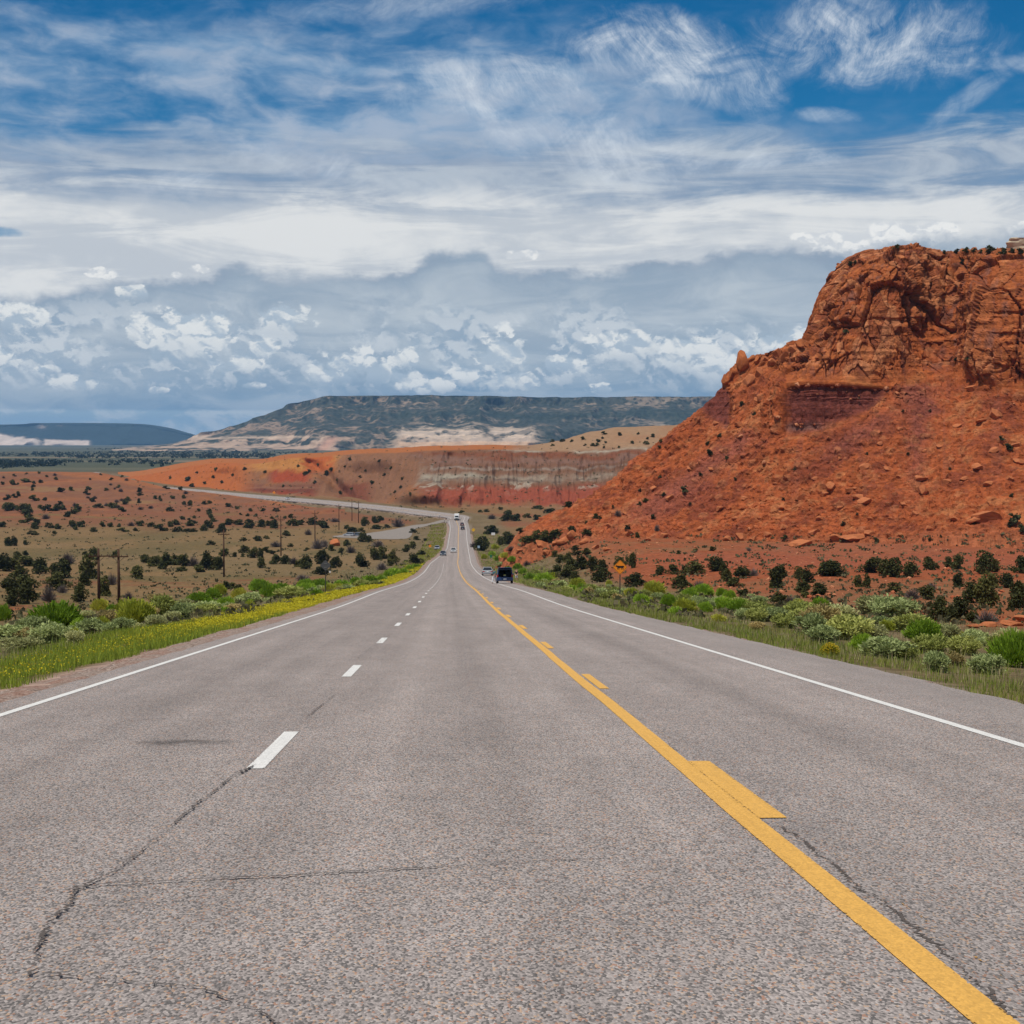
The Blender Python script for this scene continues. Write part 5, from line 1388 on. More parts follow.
YB = [broom_mesh(301, 900, 0.014)]; YB[0].materials.append(BUSH_M['lime'])
r_ = np.random.default_rng(302); n_ = 520
az = r_.uniform(0, 6.283, n_); ct = r_.uniform(0.15, 1, n_); stt = np.sqrt(1 - ct ** 2)
cc = np.stack([stt * np.cos(az) * 0.5, stt * np.sin(az) * 0.5, 0.10 + ct * 0.88], 1) * r_.uniform(0.88, 1.08, (n_, 1))
V, Q = quads(cc, unit(r_, n_) * 0.035, unit(r_, n_) * 0.03); HEADS = np_mesh('flower_heads', V, Q, False); HEADS.materials.append(M_FLOWER)

# ------------------------------------------------------------------ naming each plant
ORD = ['', 'second ', 'third ', 'fourth ', 'fifth ', 'sixth ', 'seventh ', 'eighth ', 'ninth ', 'tenth ', 'eleventh ', 'twelfth ', 'thirteenth ', 'fourteenth ', 'fifteenth ', 'sixteenth ', 'seventeenth ', 'eighteenth ', 'nineteenth ', 'twentieth ']
LAND = [('the cattle crossing sign', 622, 568), ('the grey sign back', 326, 560), ('the blue hatchback', 505, 577), ('the nearest power poles', 109, 575), ('the wide armed power pole', 224, 555), ('the red boulder by the lay-by', 336, 542), ('the lay-by', 380, 537),
        ('the yellow flowering bush', 830, 648), ('the leaning slab boulder', 570, 535), ('the low red rock pile', 1000, 622), ('the biggest green bush', 57, 615), ('the parked silver saloon', 488, 572), ('the long flat boulder', 804, 542)]
_cnt = {}
def where(noun, px, py, size):
    """noun + how many-th it is to one side of the nearest landmark"""
    best = min(LAND, key=lambda l: math.hypot(px - l[1], (py - l[2]) * 1.6))
    dx, dy = px - best[1], (py - best[2]) * 1.6
    if abs(dx) >= abs(dy): side = 'right of' if dx > 0 else 'left of'
    else: side = 'before' if dy > 0 else 'beyond'
    key = (noun, best[0], side); k = _cnt.get(key, 0); _cnt[key] = k + 1
    return (ORD[k] if k < len(ORD) else None), side, best[0]
def near_key(p):
    best = min(math.hypot(p[7] - l[1], (p[8] - l[2]) * 1.6) for l in LAND)
    return best

SMALL = {'hill': ('small dark juniper dotting the low red hill beyond the valley', 'junipers on the low red hill'),
         'cap': ('tiny dark juniper on the tan crest above the banded cliffs', 'junipers on the tan crest'),
         'badland': ('small dark juniper on the orange clay slope behind the bend', 'junipers on the clay slope'),
         'valley': ('small dark juniper in the row across the pale valley floor', 'junipers of the valley floor'),
         'foot': ('small dark juniper at the foot of the red butte', 'junipers at the foot of the butte'),
         'flat': ('small dark juniper at the edge of the red flat', 'junipers on the red flat'),
         'butte': ('small green shrub clinging to the red rubble slope', 'shrubs on the butte slope'),
         'rim': ('small shrub on the top rim of the red butte', 'shrubs on the butte rim')}
def shape_word(h, w): return 'tall' if h > w * 1.12 else ('wide' if w > h * 1.35 else 'rounded')
rr = random.Random(5)
for p in sorted(PLANTS, key=near_key):
    x, y, z, h, w, kind, zone, px, py, hp = p
    rz = rr.uniform(0, 6.28)
    if kind in ('juniper', 'grey', 'shrub'):
        if kind == 'juniper':
            nm, adj, cat, what = 'juniper_tree', shape_word(h, w) + ' dark', 'juniper', 'juniper'
        elif kind == 'grey':
            nm, adj, cat, what = 'bare_shrub', shape_word(h, w) + ' bare grey', 'shrub', 'shrub'
        else:
            nm, adj, cat, what = 'desert_shrub', '', 'shrub', 'shrub'
        lab = None
        if hp >= 6.5 and zone in ('flat', 'foot', 'valley'):
            o_, side, lm = where(adj + what, px, py, hp)
            if o_ is not None:
                ground_ = {'flat': 'on red soil', 'foot': 'below the butte', 'valley': 'in the valley'}[zone]
                lab = f"{adj} {what}, {o_ or 'first '}one {side} {lm}"
        if lab: grp = {'flat': 'plants of the red flat', 'foot': 'plants at the foot of the butte', 'valley': 'plants of the valley'}[zone]
        elif kind == 'grey': lab, grp = {'hill': ('small grey shrub among junipers on the low red hill', 'grey shrubs of the hill'), 'flat': ('small grey shrub on the red flat', 'grey shrubs of the red flat'), 'foot': ('small grey shrub at the foot of the butte', 'grey shrubs below the butte')}.get(zone, ('small grey shrub on the valley floor', 'grey shrubs of the valley'))
        else: lab, grp = SMALL[zone]
        if kind == 'juniper' and hp >= 9:
            o = empty(nm, (x, y, z), rz); tag(o, lab, cat, grp)
            c_ = link('crown', rr.choice(JUN_HI), [], o); c_.scale = (w * 1.3, w * 1.3, h * 1.06)
            t_ = link('trunk', rr.choice(TRUNKS), [], o); t_.scale = (w * 0.9, w * 0.9, h)
        else:
            me = rr.choice({'juniper': JUN_LO, 'grey': TWIGS, 'shrub': SHR}[kind])
            o = link(nm, me); o.location = (x, y, z - 0.02 * h); o.rotation_euler = (0, 0, rz); k = 1.1 if kind == 'grey' else 1.3
            o.scale = (w * k, w * k, h * 1.04); tag(o, lab, cat, grp)
    else:
        nm = {'green': 'rabbitbrush', 'lime': 'rabbitbrush', 'flower': 'flowering_bush', 'grey': 'bare_shrub'}.get(kind, 'sagebrush')
        adj = {'green': 'bright green', 'lime': 'yellowish green', 'olive': 'olive green', 'sage': 'silvery green', 'pale': 'pale grey-green', 'dry': 'brownish dry', 'flower': 'yellow flowering'}[kind]
        if kind == 'flower':
            o = empty(nm, (x, y, z - 0.02), rz); tag(o, 'yellow flowering bush at the gravel edge of the road' if hp > 11 else 'thin yellow flowering sprig beside the larger yellow bush', 'bush', 'bushes along the road')
            f_ = link('foliage', YB[0], [], o); f_.scale = (w, w, h); f_ = link('flower_heads', HEADS, [], o); f_.scale = (w, w, h)
            continue
        me = rr.choice(LOWB[kind] if hp < 9 else (BROOM.get(kind) or SAGE.get(kind)))
        o = link(nm, me); o.location = (x, y, z - 0.03 * h); o.rotation_euler = (0, 0, rz); o.scale = (w * 1.22, w * 1.22, h * 1.12)
        side_ = 'left' if px < 460 else 'right'
        if hp >= 7.5:
            o_, side, lm = where(adj + nm, px, py, hp)
            size = 'big ' if hp > 22 else ('' if hp > 12 else 'low ')
            if o_ is not None:
                lab = f"{size}{adj} bush, {o_ or 'first '}one {side} {lm}"; grp = 'bushes along the road'
                tag(o, lab, 'bush', grp); continue
        tag(o, f"low {adj} bush dotting the {side_} verge of the road", 'bush', f"low {adj} bushes of the {side_} verge")

# ------------------------------------------------------------------ grass, flowers, scrub, far woods
def blade_mesh(name, P0, h, w, lean, r, col):
    n = len(P0); a = r.uniform(0, 2 * math.pi, n)
    t = np.stack([np.cos(a), np.sin(a), 0 * a], 1); b = np.stack([-np.sin(a), np.cos(a), 0 * a], 1)
    tip = P0 + b * (lean * h)[:, None] + np.array((0, 0, 1)) * h[:, None]
    V = np.stack([P0 - t * w[:, None] / 2, P0 + t * w[:, None] / 2, tip], 1).reshape(-1, 3)
    return np_mesh(name, V, np.arange(3 * n).reshape(-1, 3), False, np.repeat(col, 3, 0))
def tinted(name, trans=0.3):
    m, g = material(name); c = g.attr('Col')
    g.out(g.n('ShaderNodeMixShader', {0: trans, 1: g.bsdf(c, 0.8, 0.1), 2: g.n('ShaderNodeBsdfTranslucent', {'Color': c})}))
    return m
M_GRASS = tinted('grass_blades'); 
def strip_points(r, n, s0, s1, side, e0, e1, pw=1.0):
    s = np.exp(r.uniform(math.log(s0), math.log(s1), n)); e = e0 + (e1 - e0) * r.random(n) ** pw
    d = (left_pave(s) - e) if side < 0 else (5.1 + e)
    p = road_pt(s, d); p[:, 2] = ground_z(p[:, 0], p[:, 1]) - 0.02
    return p, s, e
def grass():
    r = np.random.default_rng(900); parts = []; cols = []; H = []; Wd = []
    def add(side, n, s0, s1, e0, e1, c0, c1, h0, h1, thr, cl=1.0, pw=1.0):
        p, s, e = strip_points(r, n, s0, s1, side, e0, e1, pw)
        k = fbm(p[:, 0] / cl, p[:, 1] / (cl * 1.6), 0 * s, 3, 901 + int(n) % 97)
        keep = k > thr - 0.25 * r.random(len(k)); p, s, k = p[keep], s[keep], k[keep]
        t = np.clip(0.5 + k + 0.25 * r.standard_normal(len(k)), 0, 1)[:, None]
        parts.append(p); cols.append(np.asarray(c0) * (1 - t) + np.asarray(c1) * t); H.append(r.uniform(h0, h1, len(p))); Wd.append(np.maximum(0.012, 0.00042 * p[:, 1]) * r.uniform(0.7, 1.5, len(p)))
    G1, G2, STR, OLV = (0.16, 0.23, 0.028), (0.29, 0.35, 0.045), (0.40, 0.33, 0.18), (0.25, 0.25, 0.09)
    add(-1, 52000, 26, 70, 1.1, 7.0, G1, G2, 0.07, 0.30, 0.02, 0.8)
    add(-1, 42000, 50, 420, 1.2, 6.0, G2, (0.50, 0.45, 0.04), 0.08, 0.26, -0.08, 1.1)
    add(-1, 22000, 30, 420, 5.0, 20.0, OLV, STR, 0.12, 0.35, 0.0, 2.5)
    add(-1, 14000, 30, 300, 5.0, 18.0, G1, OLV, 0.12, 0.40, 0.10, 3.0)
    add(1, 34000, 17, 130, 0.35, 5.0, G1, (0.27, 0.28, 0.06), 0.05, 0.20, -0.08, 1.4, 1.2)
    add(1, 30000, 17, 420, 1.0, 16.0, (0.30, 0.32, 0.10), STR, 0.06, 0.26, -0.12, 2.2)
    add(1, 16000, 120, 700, 1.2, 12.0, G2, OLV, 0.15, 0.45, -0.05, 4.0)
    add(-1, 9000, 300, 800, 1.0, 9.0, G2, (0.25, 0.25, 0.04), 0.15, 0.5, -0.1, 4.0)
    p = np.concatenate(parts); c = np.concatenate(cols); h = np.concatenate(H); w = np.concatenate(Wd)
    o = link('roadside_grass', blade_mesh('roadside_grass', p, h, w, r.uniform(-0.5, 0.5, len(p)), r, c), [M_GRASS])
    tag(o, 'green and straw coloured grass along both verges', None, None, 'stuff')
    # yellow flowers of the left verge
    P_, S_, E_ = strip_points(r, 200000, 28, 420, -1, 1.2, 6.2)
    k = fbm(P_[:, 0] / 1.6, P_[:, 1] / 2.6, 0 * S_, 3, 950)
    den = ss(S_, 36, 78) * 0.8 + 0.13
    keep = (r.random(len(S_)) < den * (0.12 + 1.1 * ss(k, -0.2, 0.35))) & (E_ < 3.0 + 2.6 * r.random(len(S_)))
    P_ = P_[keep]; n = len(P_); sz = np.maximum(0.010, 0.00021 * P_[:, 1])[:, None] * r.uniform(0.6, 1.5, (n, 1))
    c = P_ + np.stack([0 * sz[:, 0], 0 * sz[:, 0], r.uniform(0.10, 0.30, n)], 1)
    a = unit(r, n); b = np.cross(a, unit(r, n)); b /= np.linalg.norm(b, axis=1, keepdims=True)
    V, Q = quads(c, a * sz, b * sz)
    t = r.random((n, 1)); col = np.array((0.62, 0.50, 0.02)) * (1 - t) + np.array((0.46, 0.44, 0.035)) * t
    o = link('wildflowers', np_mesh('wildflowers', V, Q, False, np.repeat(col, 4, 0)), [M_GRASS]); tag(o, 'low yellow wildflowers in a band along the road', None, None, 'stuff')
    # dark scrub dots
    r2 = np.random.default_rng(960); c = []; s = []
    for q, h in SCRUB:
        m = 7; pp = q + np.stack([r2.normal(0, h * 0.7, m), r2.normal(0, h * 0.7, m), r2.uniform(0.1, 0.9, m) * h], 1); c.append(pp); s.append(np.full(m, h * 0.34))
    c = np.concatenate(c); s = np.concatenate(s)[:, None]; n = len(c); a = unit(r2, n); b = np.cross(a, unit(r2, n)); b /= np.linalg.norm(b, axis=1, keepdims=True)
    V, Q = quads(c, a * s, b * s); t = np.repeat(r2.random((len(SCRUB), 1)), 7, 0)
    col = np.array((0.055, 0.060, 0.025)) * (1 - t) + np.array((0.16, 0.14, 0.075)) * t
    o = link('low_scrub', np_mesh('low_scrub', V, Q, False, np.repeat(col, 4, 0)), [M_GRASS]); tag(o, 'low dusty scrub scattered over the red soil', None, None, 'stuff')
    # far woods
    c = np.array([q for q, h in FARW]); h = np.array([h for q, h in FARW]); n = len(c); m = 10
    cc = np.repeat(c, m, 0) + np.stack([r2.normal(0, 1, n * m) * np.repeat(h, m) * 0.42, r2.normal(0, 1, n * m) * np.repeat(h, m) * 0.42, r2.uniform(0.1, 0.9, n * m) * np.repeat(h, m)], 1)
    s = (np.repeat(h, m) * 0.24)[:, None]; a = unit(r2, n * m); b = np.cross(a, unit(r2, n * m)); b /= np.linalg.norm(b, axis=1, keepdims=True)
    V, Q = quads(cc, a * s, b * s); col = np.array((0.022, 0.030, 0.018)) * np.ones((n * m, 1)) * r2.uniform(0.6, 1.5, (n * m, 1))
    o = link('distant_woodland', np_mesh('distant_woodland', V, Q, False, np.repeat(col, 4, 0)), [M_GRASS]); tag(o, 'dark bands of trees on the far plain', None, None, 'stuff')
grass()

# ------------------------------------------------------------------ rocks
def ico(sub):
    bm = bmesh.new(); bmesh.ops.create_icosphere(bm, subdivisions=sub, radius=1.0); bm.verts.ensure_lookup_table()
    V = np.array([v.co[:] for v in bm.verts]); Fa = np.array([[v.index for v in f.verts] for f in bm.faces]); bm.free(); return V, Fa
ICO3, FI3 = ico(4); ICO1, FI1 = ico(1)
def chip(V, r, cuts, lo=0.45, hi=0.85):
    V = V.copy()
    for _ in range(cuts):
        n = unit(r, 1)[0]; d = r.uniform(lo, hi); t = V @ n - d
        V = V - np.outer(np.maximum(t, 0), n)
    return V
def rock_mesh(seed, cuts=12):
    r = np.random.default_rng(seed); V = chip(ICO3, r, cuts, 0.42, 0.8)
    V = V / np.abs(V).max(axis=0)
    V += 0.035 * fbm(V[:, 0] * 3, V[:, 1] * 3, V[:, 2] * 3 + seed, 4, seed)[:, None] * ICO3
    V *= 0.5; V[:, 2] += 0.36
    C = np.array((0.40, 0.135, 0.055)) * (0.8 + 0.35 * (fbm(V[:, 0] * 4, V[:, 1] * 4, V[:, 2] * 9, 4, seed + 3)[:, None] + 0.5))
    return np_mesh('boulder', V, FI3, False, C)
ROCKS = [rock_mesh(500 + k, 10 + k) for k in range(7)]
M_BOULD = earth('red_boulder_rock', 1.4, 0.7, 0.25, amp=0.22)
for me in ROCKS: me.materials.append(M_BOULD)
ROCK_SPECIAL = {(571, 541): 'leaning slab of red rock standing upright at the butte foot', (562, 544): 'broad red boulder against the leaning slab', (541, 547): 'pale orange boulder lying apart at the butte foot', (804, 546): 'long flat boulder with a shaded underside at the slope foot', (854, 540): 'long low ledge of red rock at the bottom of the slope', (989, 521): 'large wedge of red rock at the foot of the rubble slope', (336, 546): 'rounded bright red boulder beside the lay-by', (995, 417): 'dark faced boulder high on the rubble below the right cliff', (857, 499): 'long pale slab lying in the rubble, upper of a pair', (867, 504): 'long pale slab lying in the rubble, lower of a pair', (1012, 626): 'low red rock in the pile behind the roadside bushes, widest', (990, 627): 'low red rock in the pile behind the roadside bushes, middle', (974, 628): 'low red rock in the pile behind the roadside bushes, leftmost', (1023, 622): 'low red rock in the pile behind the roadside bushes, rightmost'}
LANDR = [('the leaning slab', 571, 536), ('the long flat boulder', 804, 542), ('the large wedge of rock', 989, 514), ('the purple mudstone wall', 835, 410), ('the rock spire', 742, 362), ('the pair of pale slabs', 862, 500), ('the dark faced boulder', 995, 412), ('the gully cone', 940, 440)]
for p, n, w, h, px, py, wp, on in BOULDERS:
    o = link('boulder', ROCKS[int(px * 7 + py * 3) % len(ROCKS)]); o.location = (p[0], p[1] + w * 0.2, p[2] - h * 0.12); o.rotation_euler = (rr.uniform(-.15, .15), rr.uniform(-.18, .18), rr.choice((0, 3.14)) + rr.uniform(-.5, .5)); o.scale = (w * 1.05, w * rr.uniform(0.7, 1.0), h * (1.15 if wp < 24 else 0.85))
    lab = ROCK_SPECIAL.get((px, py))
    if lab is None:
        best = min(LANDR, key=lambda l: math.hypot(px - l[1], py - l[2])); dx, dy = px - best[1], py - best[2]
        side = ('right of' if dx > 0 else 'left of') if abs(dx) >= abs(dy) else ('below' if dy > 0 else 'above')
        size = 'flat' if wp > h * F / p[1] * 1.8 else 'blocky'
        k = _cnt.get((best[0], side, size, 'r'), 0); _cnt[(best[0], side, size, 'r')] = k + 1
        lab = f"{size} red boulder on the slope, {ORD[k] or 'first '}one {side} {best[0]}"
    tag(o, lab, 'boulder', 'boulders of the red butte')
def spire(px, base, wp, hp, label, seed):
    r = hit(px, base); k = r[0][1] / F
    g = np.random.default_rng(seed); V = chip(ICO3, g, 9, 0.5, 0.8); V = V / np.abs(V).max(axis=0)
    V[:, :2] *= (1.0 - 0.28 * np.clip(V[:, 2:3], -1, 1)); V += 0.04 * fbm(V[:, 0] * 3, V[:, 1] * 3, V[:, 2] * 3, 4, seed)[:, None] * ICO3
    C = np.array((0.36, 0.115, 0.042)) * (0.85 + 0.3 * (fbm(V[:, 0] * 4, V[:, 1] * 4, V[:, 2] * 6, 4, seed + 3)[:, None] + 0.5))
    V = V * 0.5 + np.array((0, 0, 0.42)); me = np_mesh('rock_spire', V * np.array((wp * k, wp * k, hp * k * 1.1)), FI3, False, C); me.materials.append(M_BOULD)
    o = link('rock_spire', me); o.location = (r[0][0], r[0][1], r[0][2]); tag(o, label, 'rock spire', 'rock spires on the ridge')
spire(742, 370, 13, 20, 'tallest rounded rock spire on the shoulder ridge of the butte', 901)
spire(731, 379, 5, 11, 'thin rock finger just below the tallest spire', 902)
spire(725, 384, 7, 11, 'stubby rock finger at the lower end of the shoulder ridge', 903)
spire(800, 349, 10, 10, 'squat rock knob where the ridge meets the cliff', 904)
spire(757, 364, 6, 8, 'small pointed rock just above the tallest spire', 905)
def outcrop():
    g = np.random.default_rng(77); V = chip(ICO3, g, 14, 0.5, 0.85); c = P(1035, 250, 430); k = 430 / F
    n = fbm(V[:, 0] * 2.2, V[:, 1] * 2.2, V[:, 2] * 5, 5, 78)[:, None]
    V = V * (1 + 0.16 * n); C = np.array((0.46, 0.37, 0.26)) * (1 + 0.35 * n)
    me = np_mesh('rock_outcrop', V * np.array((42 * k, 30 * k, 17 * k)), FI3, False, C); me.materials.append(earth('pale_sandstone', 0.8, 0.7, 0.4, amp=0.25))
    o = link('rock_outcrop', me); o.location = tuple(c); tag(o, 'pale cream rock outcrop on top of the butte at its right end', 'rock')
outcrop()
def rubble():
    r = np.random.default_rng(88); proto = [chip(ICO1, r, 6, 0.5, 0.85) for _ in range(12)]; Vs = []; Fs = []; Cs = []; b = 0
    for q, s in RUB:
        v = proto[r.integers(12)] * np.array((s * r.uniform(.7, 1.3), s * r.uniform(.7, 1.2), s * r.uniform(.45, .85))) * 0.5
        a = r.uniform(0, 6.28); ca, sa = math.cos(a), math.sin(a)
        v = np.stack([v[:, 0] * ca - v[:, 1] * sa, v[:, 0] * sa + v[:, 1] * ca, v[:, 2]], 1) + q + np.array((0, 0, s * 0.12))
        Vs.append(v); Fs.append(FI1 + b); b += len(v)
        t = r.random(); Cs.append(np.tile(np.array((0.30, 0.075, 0.03)) * (1 - t) + np.array((0.50, 0.22, 0.11)) * t, (len(v), 1)))
    o = link('talus_rubble', np_mesh('talus_rubble', np.concatenate(Vs), np.concatenate(Fs), False, np.concatenate(Cs)), [earth('rubble_rock', 2.0, 0.4, 0.1, amp=0.2)])
    tag(o, 'loose red rubble strewn over the slope', None, None, 'stuff')
rubble()
# ------------------------------------------------------------------ made things
STEEL = plain('galvanised_steel', (0.34, 0.34, 0.34), 0.45, 0.5, 0.7, var=0.15)
DARKSTEEL = plain('weathered_post_steel', (0.055, 0.05, 0.045), 0.7, 0.3, 0.2, var=0.3)
SIGNBACK = plain('bare_aluminium_back', (0.115, 0.115, 0.115), 0.55, 0.4, 0.4, var=0.15)
ORANGE = plain('orange_sign_sheeting', (0.88, 0.27, 0.015), 0.5, 0.4, var=0.08)
YELLOW = plain('yellow_sign_sheeting', (0.75, 0.42, 0.015), 0.5, 0.4, var=0.08)
BLACKP = plain('black_sign_ink', (0.012, 0.012, 0.012), 0.5, 0.3)
WHITEP = plain('white_painted_metal', (0.75, 0.75, 0.74), 0.45, 0.4, var=0.06)
GREENP = plain('green_sign_sheeting', (0.012, 0.16, 0.075), 0.5, 0.4)
BLUEP = plain('pale_blue_sign', (0.30, 0.42, 0.52), 0.5, 0.4)
WOOD = plain('tarred_pole_wood', (0.075, 0.040, 0.025), 0.9, 0.1, var=0.35, scale=3.0)
CERAMIC = plain('brown_insulator', (0.10, 0.05, 0.03), 0.25, 0.5)
TYRE = plain('tyre_rubber', (0.018, 0.018, 0.018), 0.85, 0.2)
GLASS = plain('tinted_car_glass', (0.018, 0.022, 0.026), 0.08, 0.6)
REDL = plain('red_tail_lens', (0.34, 0.012, 0.012), 0.2, 0.5)
CLEARL = plain('clear_head_lens', (0.62, 0.62, 0.60), 0.15, 0.6)
BLACKT = plain('black_trim', (0.02, 0.02, 0.02), 0.6, 0.3)
ALLOY = plain('alloy_rim', (0.40, 0.40, 0.41), 0.35, 0.5, 0.8)
def carpaint(name, c): return plain(name, c, 0.28, 0.5, 0.25, var=0.05, **{'Coat Weight': 0.7, 'Coat Roughness': 0.08})

def rounded_square(r, cr, n=5):
    pts = []
    for k, (cx, cz) in enumerate(((1, 1), (-1, 1), (-1, -1), (1, -1))):
        for i in range(n + 1):
            t = math.pi / 2 * (k + i / n); pts.append((cx * (r - cr) + cr * math.cos(t), cz * (r - cr) + cr * math.sin(t)))
    q = math.sqrt(0.5)
    return [(x * q - z * q, x * q + z * q) for x, z in pts]
def facing(p): return math.atan2(-p[0], p[1])                    # turns a front at -y towards the camera's road position

def diamond_sign(name, px, base, top, half, label, face, turn=0.0, symbol=None, back=False, cat='road sign'):
    r = hit(px, base)[0]; k = r[1] / F
    hgt = (base - top) * k
    o = empty(name, tuple(r), turn); tag(o, label, cat, 'road signs')
    MB().box((0, 0.03, hgt * 0.48 - 0.15), (0.075, 0.05, hgt * 0.98 + 0.3)).build('post', DARKSTEEL, o, bevel=0.006)
    cz = hgt - half * 1.0
    pl = MB().prism([(x, z + cz) for x, z in rounded_square(half * 0.7071, 0.06)], -0.006, 0.0).build('sign_plate', face, o)
    if not back:
        bd = [(x * 0.94, z * 0.94 + cz) for x, z in rounded_square(half * 0.7071, 0.06)]; bi = [(x * 0.90, z * 0.90 + cz) for x, z in rounded_square(half * 0.7071, 0.06)]
        n = len(bd); mb = MB(); mb.add([(x, -0.0085, z) for x, z in bd] + [(x, -0.0085, z) for x, z in bi], [(i, (i + 1) % n, n + (i + 1) % n, n + i) for i in range(n)])
        mb.build('border', BLACKP, pl)
        if symbol:
            s = half * 0.50; mb = MB()
            mb.prism([(x * s, z * s + cz) for x, z in symbol], -0.0105, -0.0065).build('cow_symbol', BLACKP, pl)
    else:
        MB().box((0, -0.018, cz + half * 0.35), (0.5 * half, 0.02, 0.04)).box((0, -0.018, cz - half * 0.35), (0.5 * half, 0.02, 0.04)).build('bracket', STEEL, pl)
    return o
COW = [(-1.12, 0.42), (-0.98, 0.60), (-0.90, 0.50), (-0.72, 0.42), (-0.30, 0.36), (0.45, 0.36), (0.90, 0.40), (1.02, 0.30), (1.10, -0.10), (1.02, -0.14), (0.96, 0.16), (0.88, -0.10), (0.90, -0.66), (0.74, -0.66), (0.68, -0.18), (0.54, -0.22), (0.50, -0.64), (0.36, -0.64), (0.34, -0.18), (-0.20, -0.22), (-0.26, -0.66), (-0.42, -0.66), (-0.44, -0.22), (-0.56, -0.20), (-0.62, -0.62), (-0.76, -0.62), (-0.76, -0.06), (-0.84, 0.14), (-1.06, 0.08), (-1.24, 0.20)]
diamond_sign('cattle_sign', 620.0, 598.0, 559.5, 0.545, 'orange diamond cattle crossing sign with black cow on a dark post', ORANGE, 0.06, COW)
def back_sign():
    o = diamond_sign('road_sign', 325.6, 594.0, 559.5, 0.52, 'grey back of a diamond road sign on a dark post beside yellow flowers', SIGNBACK, 0.18, back=True)
    MB().box((0.40, -0.02, 0), (0.13, 0.02, 0.16)).build('white_reflection', WHITEP, o).location = (0.0, 0, 2.05)  # white plate standing in for a bright reflection beside the sign
back_sign()
def small_sign(name, px, base, top, w, h, label, face, kind='square'):
    r = hit(px, base)[0]; k = r[1] / F; H = (base - top) * k
    o = empty(name, tuple(r), 0.0); tag(o, label, 'road sign', 'road signs')
    MB().box((0, 0.03, H * 0.5 - 0.1), (0.07, 0.05, H + 0.1)).build('post', DARKSTEEL, o)
    if kind == 'diamond': MB().prism([(x, z + H - w * 0.6) for x, z in rounded_square(w * 0.5, 0.05)], -0.01, 0.0).build('sign_plate', face, o)
    else: MB().box((0, -0.005, H - h / 2), (w, 0.012, h)).build('sign_plate', face, o, bevel=0.004)
small_sign('warning_sign', 473.4, 536.5, 528.2, 1.15, 1.15, 'small yellow diamond warning sign far down the road', YELLOW, 'diamond')
small_sign('road_sign', 478.7, 552.0, 545.6, 0.75, 0.8, 'small pale square sign beside the bright green tree', BLUEP)
small_sign('notice_board', 493.2, 538.8, 532.6, 1.5, 1.0, 'white and red notice board among junipers at the butte foot', WHITEP)
small_sign('road_sign', 491.0, 559.6, 555.0, 0.62, 0.75, 'small green sign in the grass behind the parked cars', GREENP)
small_sign('road_sign', 501.6, 558.0, 555.2, 0.45, 0.32, 'tiny pale blue plate on a short post behind the parked cars', BLUEP)
small_sign('warning_sign', 430.0, 549.5, 544.6, 0.8, 0.8, 'small orange sign beside the parked white estate on the left shoulder', ORANGE, 'diamond')
small_sign('warning_sign', 274.0, 496.0, 491.2, 1.6, 1.6, 'tiny orange sign by the distant bend below the red clay spur', ORANGE, 'diamond')
def marker(px, base, top, label):
    r = hit(px, base)[0]; k = r[1] / F; H = (base - top) * k
    o = empty('marker_post', tuple(r)); tag(o, label, 'marker post', 'marker posts at the bend')
    MB().box((0, 0, H / 2 - 0.1), (0.16, 0.08, H + 0.2)).build('post', DARKSTEEL, o); MB().box((0, -0.045, H - 0.3), (0.18, 0.012, 0.4)).build('reflector', WHITEP, o)
marker(439.6, 518.6, 514.2, 'dark marker post on the left edge of the bend')
marker(444.4, 523.2, 519.0, 'pale topped marker post where the track joins the road')

# utility poles
POLE_LABEL = ['thick brown power pole, left of the nearest pair by the roadside bushes', 'thick brown power pole, right of the nearest pair by the roadside bushes', 'brown power pole with a wide crossarm rising behind a juniper row', 'thin brown power pole in mid valley, third closest along the line', 'thin brown power pole left of the red boulder and lay-by', 'thin brown power pole just above the lay-by', 'dark plain pole standing against the distant road, taller of two', 'faint brown pole beside the dark plain pole near the distant road']
for i, (p, hp, arm) in enumerate(POLE_AT):
    k = p[1] / F; H = hp * k + 0.1
    o = empty('utility_pole', tuple(p), 0.25 if i != 1 else 0.12); tag(o, POLE_LABEL[i], 'utility pole', 'power poles across the valley')
    MB().tube([(0, 0, -0.3), (0, 0, H * 0.5), (0, 0, H)], [0.20, 0.17, 0.13], 10).build('pole', WOOD, o, True)
    if arm:
        az_ = H * (0.86 if i < 2 else 0.90)
        a = MB().box((0, -0.17, az_), (2.5, 0.13, 0.15)).build('crossarm', WOOD, o)
        for x in (-1.1, -0.4, 0.4, 1.1): MB().tube([(x, -0.17, az_ + 0.07), (x, -0.17, az_ + 0.17), (x, -0.17, az_ + 0.26)], [0.03, 0.06, 0.035], 8).build('insulator', CERAMIC, a)
        mb = MB()
        for x in (-0.75, 0.75): mb.tube([(x, -0.12, az_ - 0.05), (0, -0.12, az_ - 0.75)], 0.025, 6)
        mb.build('brace', DARKSTEEL, o)

